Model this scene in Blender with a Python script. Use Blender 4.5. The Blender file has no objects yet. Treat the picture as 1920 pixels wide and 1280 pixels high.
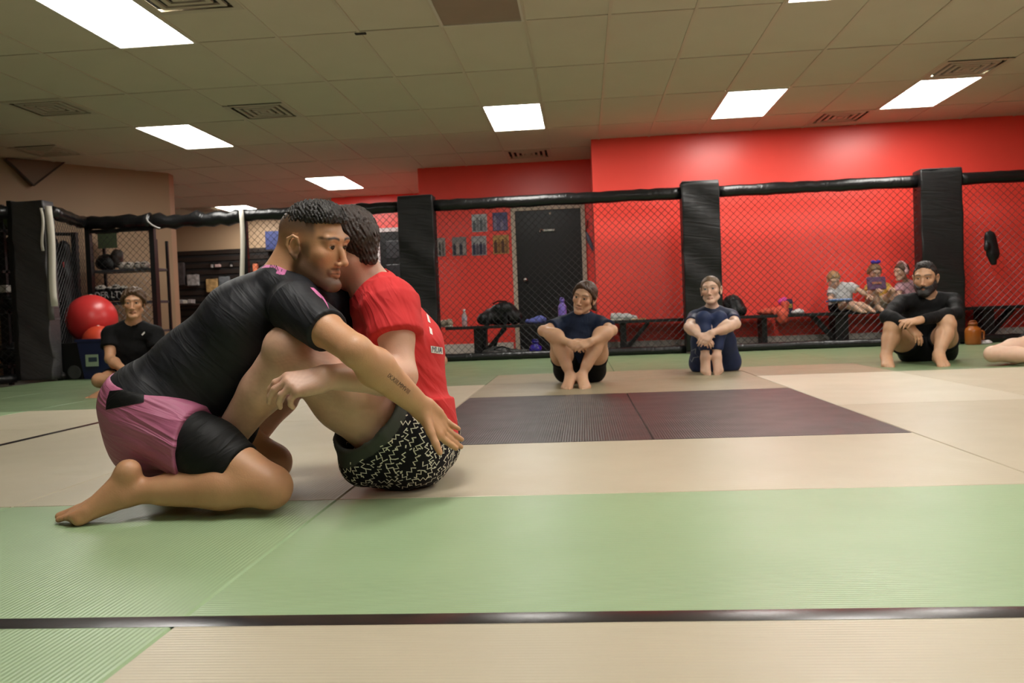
import bpy, bmesh, math, random
import numpy as np
from mathutils import Matrix, Vector
from mathutils.bvhtree import BVHTree

random.seed(7); np.random.seed(7)
S = bpy.context.scene
COL = S.collection

# ------------------------------------------------------------------ camera, world, exposure
CAM_H, LENS_PX, ROLL, PITCH, YAW = 0.518, 1620.0, -0.0395, -0.0308, 0.0842
def cam_axes():
    cy, sy = math.cos(YAW), math.sin(YAW); cp, sp = math.cos(PITCH), math.sin(PITCH); cr, sr = math.cos(ROLL), math.sin(ROLL)
    rz = np.array([[cy, sy, 0], [-sy, cy, 0], [0, 0, 1]]); rx = np.array([[1, 0, 0], [0, cp, sp], [0, -sp, cp]])
    ry = np.array([[cr, 0, sr], [0, 1, 0], [-sr, 0, cr]])
    return ry @ rx @ rz
_a = cam_axes()
cam_data = bpy.data.cameras.new('camera'); cam = bpy.data.objects.new('camera', cam_data); COL.objects.link(cam)
cam_data.sensor_width = 36.0; cam_data.lens = LENS_PX / 1920.0 * 36.0; cam_data.clip_start = 0.05; cam_data.clip_end = 100
_r, _f, _u = _a[0], _a[1], _a[2]
cam.matrix_world = Matrix(((_r[0], _u[0], -_f[0], 0), (_r[1], _u[1], -_f[1], 0), (_r[2], _u[2], -_f[2], CAM_H), (0, 0, 0, 1)))
cam_data.dof.use_dof = True; cam_data.dof.focus_distance = 2.45; cam_data.dof.aperture_fstop = 6.3
S.camera = cam

world = bpy.data.worlds.new('world'); S.world = world; world.use_nodes = True
world.node_tree.nodes['Background'].inputs[0].default_value = (0.9, 0.95, 1.0, 1)
world.node_tree.nodes['Background'].inputs[1].default_value = 0.02

S.view_settings.view_transform = 'Standard'; S.view_settings.look = 'None'
S.view_settings.gamma = 1.0; S.view_settings.use_curve_mapping = False
S.view_settings.exposure = -0.06
S.cycles.use_denoising = True
S.cycles.max_bounces = 8; S.cycles.diffuse_bounces = 5; S.cycles.glossy_bounces = 3
S.cycles.sample_clamp_indirect = 6.0
LIGHT_POWER = 23.5
LIGHT_TINT = (1.0, 0.962, 0.90)

# ------------------------------------------------------------------ helpers
def srgb(r, g, b):
    f = lambda c: ((c / 255.0) / 12.92) if c / 255.0 <= 0.04045 else (((c / 255.0) + 0.055) / 1.055) ** 2.4
    return (f(r), f(g), f(b))

MATS = {}
def mat(name, col, rough=0.6, metal=0.0, var=0.0, vscale=6.0, bump=0.0, bscale=60.0, spec=0.5, coat=0.0,
        attr=None, sss=0.0, emit=None, emit_s=0.0, alpha=1.0, trans=0.0, wave=None, sheen=0.0, crease=None):
    """procedural principled material: noise colour variation, noise bump, optional wave (crease) bump"""
    if name in MATS: return MATS[name]
    m = bpy.data.materials.new(name); m.use_nodes = True
    nt = m.node_tree; b = nt.nodes['Principled BSDF']; L = nt.links
    b.inputs['Base Color'].default_value = (*col, 1); b.inputs['Roughness'].default_value = rough
    b.inputs['Metallic'].default_value = metal; b.inputs['Specular IOR Level'].default_value = spec
    if coat: b.inputs['Coat Weight'].default_value = coat; b.inputs['Coat Roughness'].default_value = 0.25
    if sheen: b.inputs['Sheen Weight'].default_value = sheen
    if trans: b.inputs['Transmission Weight'].default_value = trans; b.inputs['IOR'].default_value = 1.3
    if sss:
        b.inputs['Subsurface Weight'].default_value = sss
        b.inputs['Subsurface Radius'].default_value = (1.0, 0.35, 0.2); b.inputs['Subsurface Scale'].default_value = 0.008
    if emit: b.inputs['Emission Color'].default_value = (*emit, 1); b.inputs['Emission Strength'].default_value = emit_s
    tc = nt.nodes.new('ShaderNodeTexCoord'); src = None
    if attr:
        at = nt.nodes.new('ShaderNodeAttribute'); at.attribute_name = attr; src = at.outputs['Color']
    if var or (attr and var):
        n = nt.nodes.new('ShaderNodeTexNoise'); n.inputs['Scale'].default_value = vscale; n.inputs['Detail'].default_value = 4
        L.new(tc.outputs['Object'], n.inputs['Vector'])
        mr = nt.nodes.new('ShaderNodeMapRange'); mr.inputs[1].default_value = 0.25; mr.inputs[2].default_value = 0.75
        mr.inputs[3].default_value = 1 - var; mr.inputs[4].default_value = 1 + var
        L.new(n.outputs['Fac'], mr.inputs[0])
        mx = nt.nodes.new('ShaderNodeMix'); mx.data_type = 'RGBA'; mx.blend_type = 'MULTIPLY'; mx.inputs[0].default_value = 1
        if src: L.new(src, mx.inputs[6])
        else: mx.inputs[6].default_value = (*col, 1)
        L.new(mr.outputs[0], mx.inputs[7]); src = mx.outputs[2]
    if src: L.new(src, b.inputs['Base Color'])
    prev = None
    if wave:   # (scale, distortion, strength, rotation euler)
        w = nt.nodes.new('ShaderNodeTexWave'); w.inputs['Scale'].default_value = wave[0]; w.inputs['Distortion'].default_value = wave[1]
        w.inputs['Detail'].default_value = 2; w.inputs['Detail Scale'].default_value = 0.6
        mp = nt.nodes.new('ShaderNodeMapping'); mp.inputs['Rotation'].default_value = wave[3]
        L.new(tc.outputs['Object'], mp.inputs[0]); L.new(mp.outputs[0], w.inputs[0])
        bp = nt.nodes.new('ShaderNodeBump'); bp.inputs['Strength'].default_value = wave[2]; bp.inputs['Distance'].default_value = wave[4] if len(wave) > 4 else 0.01
        L.new(w.outputs['Fac'], bp.inputs['Height']); prev = bp
    if crease:   # (stretch vector, rotation, strength, distance): irregular folds from stretched, ridged noise
        mp = nt.nodes.new('ShaderNodeMapping'); mp.vector_type = 'TEXTURE'; mp.inputs['Rotation'].default_value = crease[1]; mp.inputs['Scale'].default_value = crease[0]
        n = nt.nodes.new('ShaderNodeTexNoise'); n.inputs['Scale'].default_value = 1; n.inputs['Detail'].default_value = 2.5; n.inputs['Distortion'].default_value = 0.6
        L.new(tc.outputs['Object'], mp.inputs[0]); L.new(mp.outputs[0], n.inputs[0])
        a1 = nt.nodes.new('ShaderNodeMath'); a1.operation = 'SUBTRACT'; a1.inputs[1].default_value = 0.5; L.new(n.outputs[0], a1.inputs[0])
        a2 = nt.nodes.new('ShaderNodeMath'); a2.operation = 'ABSOLUTE'; L.new(a1.outputs[0], a2.inputs[0])
        bp = nt.nodes.new('ShaderNodeBump'); bp.inputs['Strength'].default_value = crease[2]; bp.inputs['Distance'].default_value = crease[3]; bp.invert = True
        L.new(a2.outputs[0], bp.inputs['Height'])
        if prev: L.new(prev.outputs[0], bp.inputs['Normal'])
        prev = bp
    if bump:
        n = nt.nodes.new('ShaderNodeTexNoise'); n.inputs['Scale'].default_value = bscale; n.inputs['Detail'].default_value = 3
        L.new(tc.outputs['Object'], n.inputs['Vector'])
        bp = nt.nodes.new('ShaderNodeBump'); bp.inputs['Strength'].default_value = bump; bp.inputs['Distance'].default_value = 0.01
        L.new(n.outputs['Fac'], bp.inputs['Height'])
        if prev: L.new(prev.outputs[0], bp.inputs['Normal'])
        prev = bp
    if prev: L.new(prev.outputs[0], b.inputs['Normal'])
    MATS[name] = m
    return m

def tag(o, label=None, cat=None, group=None, kind=None):
    if label: o['label'] = label
    if cat: o['category'] = cat
    if group: o['group'] = group
    if kind: o['kind'] = kind
    return o

def thing(name, label, cat, loc=(0, 0, 0), group=None):
    o = bpy.data.objects.new(name, None); o.empty_display_size = 0.1; COL.objects.link(o)
    o.location = loc
    return tag(o, label, cat, group)

def wloc(o):
    v = Vector((0, 0, 0))
    while o is not None: v += o.location; o = o.parent
    return v

def link(name, me, m=None, parent=None, kind=None):
    o = bpy.data.objects.new(name, me); COL.objects.link(o)
    if m is not None and not me.materials: me.materials.append(m)
    if parent is not None: o.parent = parent; o.location = -wloc(parent)
    if kind: o['kind'] = kind
    return o

class MB:
    """collects simple shapes in world coordinates into one mesh"""
    def __init__(s): s.v = []; s.f = []
    def add(s, v, f):
        n = len(s.v); s.v += [tuple(p) for p in v]; s.f += [tuple(i + n for i in q) for q in f]; return s
    def box(s, x0, x1, y0, y1, z0, z1, bv=0.0):
        if bv <= 0:
            v = [(x0, y0, z0), (x1, y0, z0), (x1, y1, z0), (x0, y1, z0), (x0, y0, z1), (x1, y0, z1), (x1, y1, z1), (x0, y1, z1)]
            return s.add(v, [(3, 2, 1, 0), (4, 5, 6, 7), (0, 1, 5, 4), (1, 2, 6, 5), (2, 3, 7, 6), (3, 0, 4, 7)])
        bm = bmesh.new(); bmesh.ops.create_cube(bm, size=1.0)
        for q in bm.verts: q.co = Vector((x0 + (q.co.x + .5) * (x1 - x0), y0 + (q.co.y + .5) * (y1 - y0), z0 + (q.co.z + .5) * (z1 - z0)))
        bmesh.ops.bevel(bm, geom=bm.edges[:], offset=bv, segments=2, affect='EDGES', profile=0.6)
        bm.verts.index_update(); s.add([q.co for q in bm.verts], [[q.index for q in f.verts] for f in bm.faces]); bm.free(); return s
    def obox(s, c, ax, half):
        c = Vector(c); ax = [Vector(a).normalized() for a in ax]; v = []
        for k in (-1, 1):
            for p in ((-1, -1), (1, -1), (1, 1), (-1, 1)):
                v.append(c + ax[0] * p[0] * half[0] + ax[1] * p[1] * half[1] + ax[2] * k * half[2])
        return s.add(v, [(3, 2, 1, 0), (4, 5, 6, 7), (0, 1, 5, 4), (1, 2, 6, 5), (2, 3, 7, 6), (3, 0, 4, 7)])
    def tube(s, pts, r, n=8, caps=True):
        pts = [Vector(p) for p in pts]; rs = r if isinstance(r, (list, tuple)) else [r] * len(pts)
        rings = []; prev = None
        for i, p in enumerate(pts):
            d = (pts[min(i + 1, len(pts) - 1)] - pts[max(i - 1, 0)]).normalized()
            if prev is None:
                a = d.cross(Vector((0, 0, 1)) if abs(d.z) < .9 else Vector((1, 0, 0))).normalized()
            else:
                a = (prev - d * prev.dot(d)).normalized()
            prev = a; b = d.cross(a)
            rings.append([p + (a * math.cos(t) + b * math.sin(t)) * rs[i] for t in [2 * math.pi * k / n for k in range(n)]])
        v = [q for ring in rings for q in ring]; f = []
        for i in range(len(pts) - 1):
            for k in range(n):
                f.append((i * n + k, i * n + (k + 1) % n, (i + 1) * n + (k + 1) % n, (i + 1) * n + k))
        if caps: f.append(tuple(range(n - 1, -1, -1))); f.append(tuple((len(pts) - 1) * n + k for k in range(n)))
        return s.add(v, f)
    def lathe(s, c, prof, n=20):
        c = Vector(c); v = []; f = []
        for r, z in prof:
            for k in range(n): t = 2 * math.pi * k / n; v.append(c + Vector((r * math.cos(t), r * math.sin(t), z)))
        for i in range(len(prof) - 1):
            for k in range(n): f.append((i * n + k, i * n + (k + 1) % n, (i + 1) * n + (k + 1) % n, (i + 1) * n + k))
        f.append(tuple(range(n - 1, -1, -1))); f.append(tuple((len(prof) - 1) * n + k for k in range(n)))
        return s.add(v, f)
    def ribbon(s, pts, w, th=0.003):
        """flat strap: pts centre line, w half-width vectors"""
        v = []; f = []
        for i, p in enumerate(pts):
            p = Vector(p); a = Vector(w[i]); d = Vector(pts[min(i + 1, len(pts) - 1)]) - Vector(pts[max(i - 1, 0)])
            nn = a.cross(d).normalized() * th
            v += [p - a - nn, p + a - nn, p + a + nn, p - a + nn]
        for i in range(len(pts) - 1):
            for k in range(4): f.append((i * 4 + k, i * 4 + (k + 1) % 4, (i + 1) * 4 + (k + 1) % 4, (i + 1) * 4 + k))
        f.append((3, 2, 1, 0)); q = (len(pts) - 1) * 4; f.append((q, q + 1, q + 2, q + 3))
        return s.add(v, f)
    def mesh(s, name, smooth=False):
        me = bpy.data.meshes.new(name); me.from_pydata(s.v, [], s.f); me.update()
        if smooth: me.shade_smooth()
        return me
    def build(s, name, m, parent=None, smooth=False, kind=None):
        return link(name, s.mesh(name, smooth), m, parent, kind)

def soften(o, w=0.01, seg=2):
    b = o.modifiers.new('bevel', 'BEVEL'); b.width = w; b.segments = seg; b.limit_method = 'ANGLE'
    return o
# ------------------------------------------------------------------ the room
CEIL = 2.626; CX, CY, TW, TD = -0.3474, 6.2837, 0.6096, 1.2192
FX, FY, FA = 0.2578, 3.4592, 0.0049
def G2(x, y): return (FX + x * math.cos(FA) - y * math.sin(FA), FY + x * math.sin(FA) + y * math.cos(FA))

M_RED = mat('red_wall_paint', (0.93, 0.075, 0.055), .34, var=.03, vscale=3, bump=.04, bscale=120, spec=.5)
M_BEIGE = mat('beige_wall_paint', (0.37, 0.25, 0.15), .6, var=.04, vscale=2, bump=.04, bscale=90)
M_TILE = mat('ceiling_tile', (0.60, 0.55, 0.44), .85, var=.06, vscale=1.2, bump=.35, bscale=150)
M_BAR = mat('ceiling_grid', (0.56, 0.50, 0.40), .5)
M_BASE = mat('white_baseboard', (0.62, 0.58, 0.52), .5, var=.05)
M_SLAB = mat('concrete_slab', (0.22, 0.20, 0.165), .7, var=.15, vscale=4)

def mat_ribbed(name, col, axis, period=0.0105, rough=.42, strength=.22, alt=None):
    m = mat(name, col, rough, var=.05, vscale=2.2); nt = m.node_tree; L = nt.links; b = nt.nodes['Principled BSDF']
    tc = nt.nodes.new('ShaderNodeTexCoord'); sp = nt.nodes.new('ShaderNodeSeparateXYZ'); L.new(tc.outputs['Object'], sp.inputs[0])
    mu = nt.nodes.new('ShaderNodeMath'); mu.operation = 'MULTIPLY'; mu.inputs[1].default_value = 2 * math.pi / period; L.new(sp.outputs[axis], mu.inputs[0])
    sn = nt.nodes.new('ShaderNodeMath'); sn.operation = 'SINE'; L.new(mu.outputs[0], sn.inputs[0])
    no = nt.nodes.new('ShaderNodeTexNoise'); no.inputs['Scale'].default_value = 5; no.inputs['Detail'].default_value = 5; L.new(tc.outputs['Object'], no.inputs[0])
    ad = nt.nodes.new('ShaderNodeMath'); ad.operation = 'MULTIPLY_ADD'; L.new(no.outputs[0], ad.inputs[0]); ad.inputs[1].default_value = 2.0; L.new(sn.outputs[0], ad.inputs[2])
    bp = nt.nodes.new('ShaderNodeBump'); bp.inputs['Strength'].default_value = strength; bp.inputs['Distance'].default_value = 0.0012
    L.new(ad.outputs[0], bp.inputs['Height']); L.new(bp.outputs[0], b.inputs['Normal'])
    # scuffs: roughness breakup
    mr = nt.nodes.new('ShaderNodeMapRange'); mr.inputs[3].default_value = rough - .07; mr.inputs[4].default_value = rough + .10; L.new(no.outputs[0], mr.inputs[0]); L.new(mr.outputs[0], b.inputs['Roughness'])
    return m
GREEN = (0.30, 0.42, 0.235); TAN = (0.50, 0.445, 0.325); BLACK = (0.018, 0.015, 0.016); TAN2 = (0.57, 0.52, 0.40)
M_MAT = {}
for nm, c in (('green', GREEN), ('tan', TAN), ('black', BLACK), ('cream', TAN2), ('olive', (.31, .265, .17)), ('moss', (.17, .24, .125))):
    for ax in (0, 1): M_MAT[nm, ax] = mat_ribbed('%s_mat_rib_%s' % (nm, 'xy'[ax]), c, ax, rough=.36 if nm != 'black' else .36)

floor = MB().box(-9.5, 8.5, -5.2, 17.2, -.16, -.04).build('floor', M_SLAB); tag(floor, kind='structure')
# (x0, x1, y0, y1, colour, rib axis: 0 = ribs run away from the camera, 1 = ribs run across)
RECTS = [(-1, 0, 0, 2, 'black', 0), (0, 1, 0, 2, 'black', 0),
         (-1, 1, -1, 0, 'tan', 1), (1, 2, -1, 1, 'tan', 1), (1, 2, 1, 3, 'cream', 1), (2, 3, -1, 1, 'tan', 1), (2, 3, 1, 3, 'tan', 1), (3, 4, -1, 1, 'tan', 1), (3, 4, 1, 3, 'tan', 1), (4, 5, 1, 3, 'tan', 1),
         (-1, 1, -2, -1, 'green', 1), (1, 3, -2, -1, 'green', 1), (3, 5, -2, -1, 'green', 1),
         (-1, 1, -3, -2, 'tan', 1), (1, 3, -3, -2, 'tan', 1), (-1, 1, -4, -3, 'tan', 1), (1, 3, -4, -3, 'tan', 1), (3, 5, -3, -2, 'tan', 1),
         (-2, -1, -3, -1, 'green', 0), (-3, -2, -3, -1, 'green', 0), (-4, -3, -3, -1, 'green', 0), (-2, -1, -5, -3, 'green', 0), (-3, -2, -5, -3, 'green', 0),
         (-2, -1, -1, 1, 'tan', 0), (-3, -2, -1, 1, 'tan', 0), (-2, -1, 1, 3, 'tan', 0), (-3, -2, 1, 3, 'tan', 0),
         (-4, -3, -1, 1, 'tan', 0), (-5, -4, -1, 1, 'green', 0), (-4, -3, 1, 2.06, 'tan', 0), (-5, -4, 1, 2.06, 'green', 0), (-6, -5, -1, 1, 'green', 0), (-6, -5, 1, 2.06, 'green', 0),
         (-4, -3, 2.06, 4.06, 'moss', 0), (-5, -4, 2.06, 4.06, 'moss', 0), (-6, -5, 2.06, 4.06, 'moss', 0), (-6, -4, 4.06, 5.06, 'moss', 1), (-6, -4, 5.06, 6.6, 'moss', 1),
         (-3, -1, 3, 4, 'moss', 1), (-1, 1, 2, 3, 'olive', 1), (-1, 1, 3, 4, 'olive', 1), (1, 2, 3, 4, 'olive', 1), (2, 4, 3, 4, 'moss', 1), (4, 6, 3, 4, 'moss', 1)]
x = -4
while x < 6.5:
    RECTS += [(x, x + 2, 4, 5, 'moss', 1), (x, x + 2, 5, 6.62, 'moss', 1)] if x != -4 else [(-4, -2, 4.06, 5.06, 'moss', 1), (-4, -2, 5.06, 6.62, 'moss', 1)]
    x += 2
for (x0, x1, y0, y1, c, ax) in RECTS:
    e = .0008; P = [G2(x0 + e, y0 + e), G2(x1 - e, y0 + e), G2(x1 - e, y1 - e), G2(x0 + e, y1 - e)]
    b = .004; Q = [G2(x0 + e + b, y0 + e + b), G2(x1 - e - b, y0 + e + b), G2(x1 - e - b, y1 - e - b), G2(x0 + e + b, y1 - e - b)]
    v = [(p[0], p[1], -.04) for p in P] + [(p[0], p[1], -b) for p in P] + [(p[0], p[1], 0) for p in Q]
    f = [(0, 1, 5, 4), (1, 2, 6, 5), (2, 3, 7, 6), (3, 0, 4, 7), (4, 5, 9, 8), (5, 6, 10, 9), (6, 7, 11, 10), (7, 4, 8, 11), (8, 9, 10, 11)]
    MB().add(v, f).build('floor_mat', M_MAT[c, ax], floor)
M_TAPE = mat('black_tape', (0.014, 0.011, 0.013), .25, bump=.06, bscale=14)
def tape(x0, y0, x1, y1, w):
    a, b2 = Vector(G2(x0, y0)), Vector(G2(x1, y1)); d = (b2 - a).normalized(); n = Vector((-d.y, d.x)) * w; pts = []; N_ = 60
    v = []; f = []
    for i in range(N_ + 1):
        p = a.lerp(b2, i / N_); jw = random.uniform(-.001, .001)
        v += [(p.x - n.x * (1 + jw * 20), p.y - n.y * (1 + jw * 20), .0006), (p.x, p.y, .0024 + random.uniform(0, .0004)), (p.x + n.x * (1 - jw * 20), p.y + n.y * (1 - jw * 20), .0006)]
    for i in range(N_):
        for k in range(2): f.append((i * 3 + k, (i + 1) * 3 + k, (i + 1) * 3 + k + 1, i * 3 + k + 1))
    o = MB().add(v, [q[::-1] for q in f]).build('tape_strip', M_TAPE, floor, smooth=True); tag(o, 'glossy black tape strip stuck over a mat seam')
tape(-5, -2.0, 4, -2.0, .026); tape(-3.02, -.9, -3.02, 4, .022)

# walls
def wall(name, x0, x1, y0, y1, m, z0=-.1, z1=CEIL + .1): o = MB().box(x0, x1, y0, y1, z0, z1).build(name, m); return tag(o, kind='structure')
wall('wall_back', .165, 8.2, 10.74, 12.1, M_RED)
wall('wall_recess', -2.26, .165, 12.1, 14.5, M_RED)
wall('wall_far', -4.22, -2.26, 14.5, 16.5, M_RED)
wall('wall_shop', -9.4, -4.22, 16.5, 16.6, M_BEIGE)
wall('wall_right', 8.2, 8.3, -5.1, 12.1, M_RED)
wall('wall_front', -9.4, 8.3, -5.1, -5.0, M_BEIGE)
wall('wall_left', -9.4, -9.3, -5.0, 16.5, M_BEIGE)
# slanted beige wall at the left
ang = MB().add([(-8.4, 8.05, -.1), (-5.57, 11.42, -.1), (-5.60, 11.62, -.1), (-8.6, 8.2, -.1), (-8.4, 8.05, CEIL + .1), (-5.57, 11.42, CEIL + .1), (-5.60, 11.62, CEIL + .1), (-8.6, 8.2, CEIL + .1)],
         [(3, 2, 1, 0), (4, 5, 6, 7), (0, 1, 5, 4), (1, 2, 6, 5), (2, 3, 7, 6), (3, 0, 4, 7)]).build('wall_slanted', M_BEIGE); tag(ang, kind='structure')
for nm, a in (('baseboard_back', (.165, 8.2, 10.722, 10.74)), ('baseboard_recess', (-2.26, -1.0, 12.082, 12.1)), ('baseboard_far', (-4.22, -2.26, 14.482, 14.5))):
    o = MB().box(*a, -.04, .135).build(nm, M_BASE); tag(o, kind='structure')

# ceiling: slab, hanging grid, tiles
ceiling = MB().box(-9.5, 8.4, -5.1, 16.7, CEIL + .05, CEIL + .15).build('ceiling', M_TILE); tag(ceiling, kind='structure')
LIGHTS = {(-5, -1): 'lit ceiling panel at the upper left, largest in view', (-7, 2): 'lit ceiling panel above the red exercise ball',
          (-1, 2): 'lit ceiling panel left of the red wall corner', (3, 2): 'middle lit ceiling panel above the long red wall', (6, 2): 'rightmost lit ceiling panel beside an air vent',
          (3, -1): 'lit ceiling panel cut off by the top edge of the picture', (-6, 5): 'small far lit ceiling panel above the red shirted man', (-10, 7): 'farthest lit ceiling panel, low behind the padded rail',
          (-1, -1): 'switched off brownish ceiling panel at the top centre',
          (-1, -4): 'lit ceiling panel directly above the grappling men', (3, -4): 'lit ceiling panel overhead right of the camera',
          (7, -4): 'lit ceiling panel overhead at the far right', (7, -1): 'lit ceiling panel out of frame at the right', (3, -7): 'lit ceiling panel behind the camera at right'}
VENTS = {(-8, 1, 0): 'square ceiling vent at the left above the slanted beige wall', (-5, 1, 1): 'square ceiling vent right above a lit panel at the left', (-10, 2, 1): 'small square vent near the brown triangle on the wall',
         (-4, -1, 0): 'large square ceiling vent beside the upper left lit panel', (-1, 4, 0): 'small ceiling vent just before the recessed red wall', (6, 1, 1): 'ceiling vent next to the rightmost lit panel',
         (5, 3, 0): 'ceiling vent between two lit panels by the red wall', (-11, 7, 0): 'dark ceiling vent far back beside the low lit panel'}
tile_full = MB().box(.012, TW - .012, .012, TD - .012, 0, .014).mesh('ceiling_tile'); tile_full.materials.append(M_TILE)
tile_half = MB().box(.012, TW - .012, .012, TD / 2 - .012, 0, .014).mesh('ceiling_tile'); tile_half.materials.append(M_TILE)
def put(name, me, x, y, z, par):
    o = bpy.data.objects.new(name, me); COL.objects.link(o); o.parent = par; o.location = (x, y, z); return o
def in_room(c, r):
    X = CX + (c + .5) * TW; Y = CY + r * TD
    if X > .2: return Y < 10.7
    if X > -2.2: return Y < 12.0
    if X > -4.2: return Y < 14.4
    return Y < 16.4
for c in range(-14, 11):
    for r in range(-2, 9):
        if not in_room(c, r): continue
        if c < -6 and r < -1: continue
        if (c, r) in LIGHTS: continue
        hv = [h for (a, b, h) in VENTS if (a, b) == (c, r)]
        X, Y = CX + c * TW, CY + r * TD; dz = random.uniform(0, .003)
        if hv: put('ceiling_tile', tile_half, X, Y + (TD / 2 if hv[0] == 0 else 0), CEIL + .004 + dz, ceiling)
        else: put('ceiling_tile', tile_full, X, Y, CEIL + .004 + dz, ceiling)
for c in range(-14, 12):
    X = CX + c * TW; y1 = 10.74 if X > .17 else 12.1 if X > -2.26 else 14.5 if X > -4.22 else 16.5
    MB().box(X - .012, X + .012, -3.6, y1, CEIL, CEIL + .008).build('grid_bar', M_BAR, ceiling)
cross = []
for r in range(-8, 9):
    Y = CY + r * TD; x1 = 8.2 if Y < 10.74 else .165 if Y < 12.1 else -2.26 if Y < 14.5 else -4.22
    MB().box(-9.2, x1, Y - .008, Y + .008, CEIL + .001, CEIL + .007).build('grid_bar', M_BAR, ceiling)

# lamps
M_FRAME = mat('lamp_frame', (0.6, 0.57, 0.5), .45)
M_DIFF = mat('lamp_diffuser_lit', (0.9, 0.88, 0.82), .4, emit=LIGHT_TINT, emit_s=LIGHT_POWER)
M_DIFF_OFF = mat('lamp_diffuser_off', (0.30, 0.23, 0.18), .5, var=.05)
for (c, r), lab in LIGHTS.items():
    X, Y = CX + c * TW, CY + r * TD
    t = thing('ceiling_light', lab, 'light', (X + TW / 2, Y + TD / 2, CEIL), 'fluorescent ceiling panels')
    f = MB(); w = .022
    f.box(X + .004, X + TW - .004, Y + .004, Y + w, CEIL - .004, CEIL + .03); f.box(X + .004, X + TW - .004, Y + TD - w, Y + TD - .004, CEIL - .004, CEIL + .03)
    f.box(X + .004, X + w, Y + w, Y + TD - w, CEIL - .004, CEIL + .03); f.box(X + TW - w, X + TW - .004, Y + w, Y + TD - w, CEIL - .004, CEIL + .03)
    f.build('frame', M_FRAME, t)
    MB().box(X + w, X + TW - w, Y + w, Y + TD - w, CEIL + .002, CEIL + .008).build('diffuser', M_DIFF_OFF if (c, r) == (-1, -1) else M_DIFF, t)
M_VENT = mat('vent_metal', (0.50, 0.45, 0.36), .5); M_VDARK = mat('vent_dark', (0.01, 0.01, 0.01), .8)
for (c, r, h), lab in VENTS.items():
    X, Y = CX + c * TW, CY + r * TD + h * TD / 2; H2 = TD / 2; cx_, cy_ = X + TW / 2, Y + H2 / 2
    t = thing('air_vent', lab, 'vent', (cx_, cy_, CEIL), 'square ceiling vents')
    MB().box(X + .01, X + TW - .01, Y + .01, Y + H2 - .01, CEIL + .035, CEIL + .045).build('backing', M_VDARK, t)
    for k, a in enumerate((.300, .218, .152, .086, .034)):   # nested square louvre rings, stepped down
        a2 = a - (.050 if k == 0 else .032) if k < 4 else 0.0; z0 = CEIL - .003; z1 = z0 + .003; v = []; f = []
        for rr, z in ((a, z0), (max(a2, .001), z0), (max(a2, .001), z1 + .012 * (k > 0)), (a, z1 + .012 * (k > 0))):
            v += [(cx_ - rr, cy_ - rr, z), (cx_ + rr, cy_ - rr, z), (cx_ + rr, cy_ + rr, z), (cx_ - rr, cy_ + rr, z)]
        for i in range(4):
            for q in range(4): f.append((i * 4 + q, i * 4 + (q + 1) % 4, ((i + 1) % 4) * 4 + (q + 1) % 4, ((i + 1) % 4) * 4 + q))
        MB().add(v, f).build('louvre' if k else 'frame', M_VENT, t)
p = (-.95, 6.28 + .05, CEIL); MB().box(-1.60, -1.52, 6.29, 6.33, CEIL - .004, CEIL + .004).build('tile_chip', M_VDARK, ceiling)
# ------------------------------------------------------------------ smooth-blended solids -> one continuous mesh
V3 = lambda *a: np.array(a, float)
def unit(v): v = np.asarray(v, float); return v / (np.linalg.norm(v) + 1e-9)
def lerp(a, b, t): return np.asarray(a, float) * (1 - t) + np.asarray(b, float) * t
BIG = 0.12
def smin(a, b, k):
    if k <= 1e-6: return np.minimum(a, b)
    h = np.clip(.5 + .5 * (b - a) / k, 0, 1); return b * (1 - h) + a * h - k * h * (1 - h)
def smax(a, b, k): return -smin(-a, -b, k)

class N:  # node of the solid tree
    def __init__(s, fn, lo, hi, k=0.02): s.fn = fn; s.lo = np.asarray(lo, float); s.hi = np.asarray(hi, float); s.k = k
    def ev(s, G): return s.fn(G)

class Grid:
    def __init__(s, lo, hi, h):
        s.lo = np.asarray(lo, float); s.h = h
        n = np.maximum(np.ceil((np.asarray(hi, float) - s.lo) / h).astype(int) + 1, 4)
        s.x = [(s.lo[i] + h * np.arange(n[i])).astype(np.float32) for i in range(3)]
    def sub(s, lo, hi):
        r = []
        for i in range(3):
            a = int(np.searchsorted(s.x[i], lo[i])); b = int(np.searchsorted(s.x[i], hi[i]))
            if b - a < 1: return None
            r.append(slice(a, b))
        g = Grid.__new__(Grid); g.h = s.h; g.x = [s.x[i][r[i]] for i in range(3)]; g.lo = np.array([q[0] for q in g.x])
        return tuple(r), g
    def shape(s): return tuple(len(q) for q in s.x)
    def xyz(s): return s.x[0][:, None, None], s.x[1][None, :, None], s.x[2][None, None, :]

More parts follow.
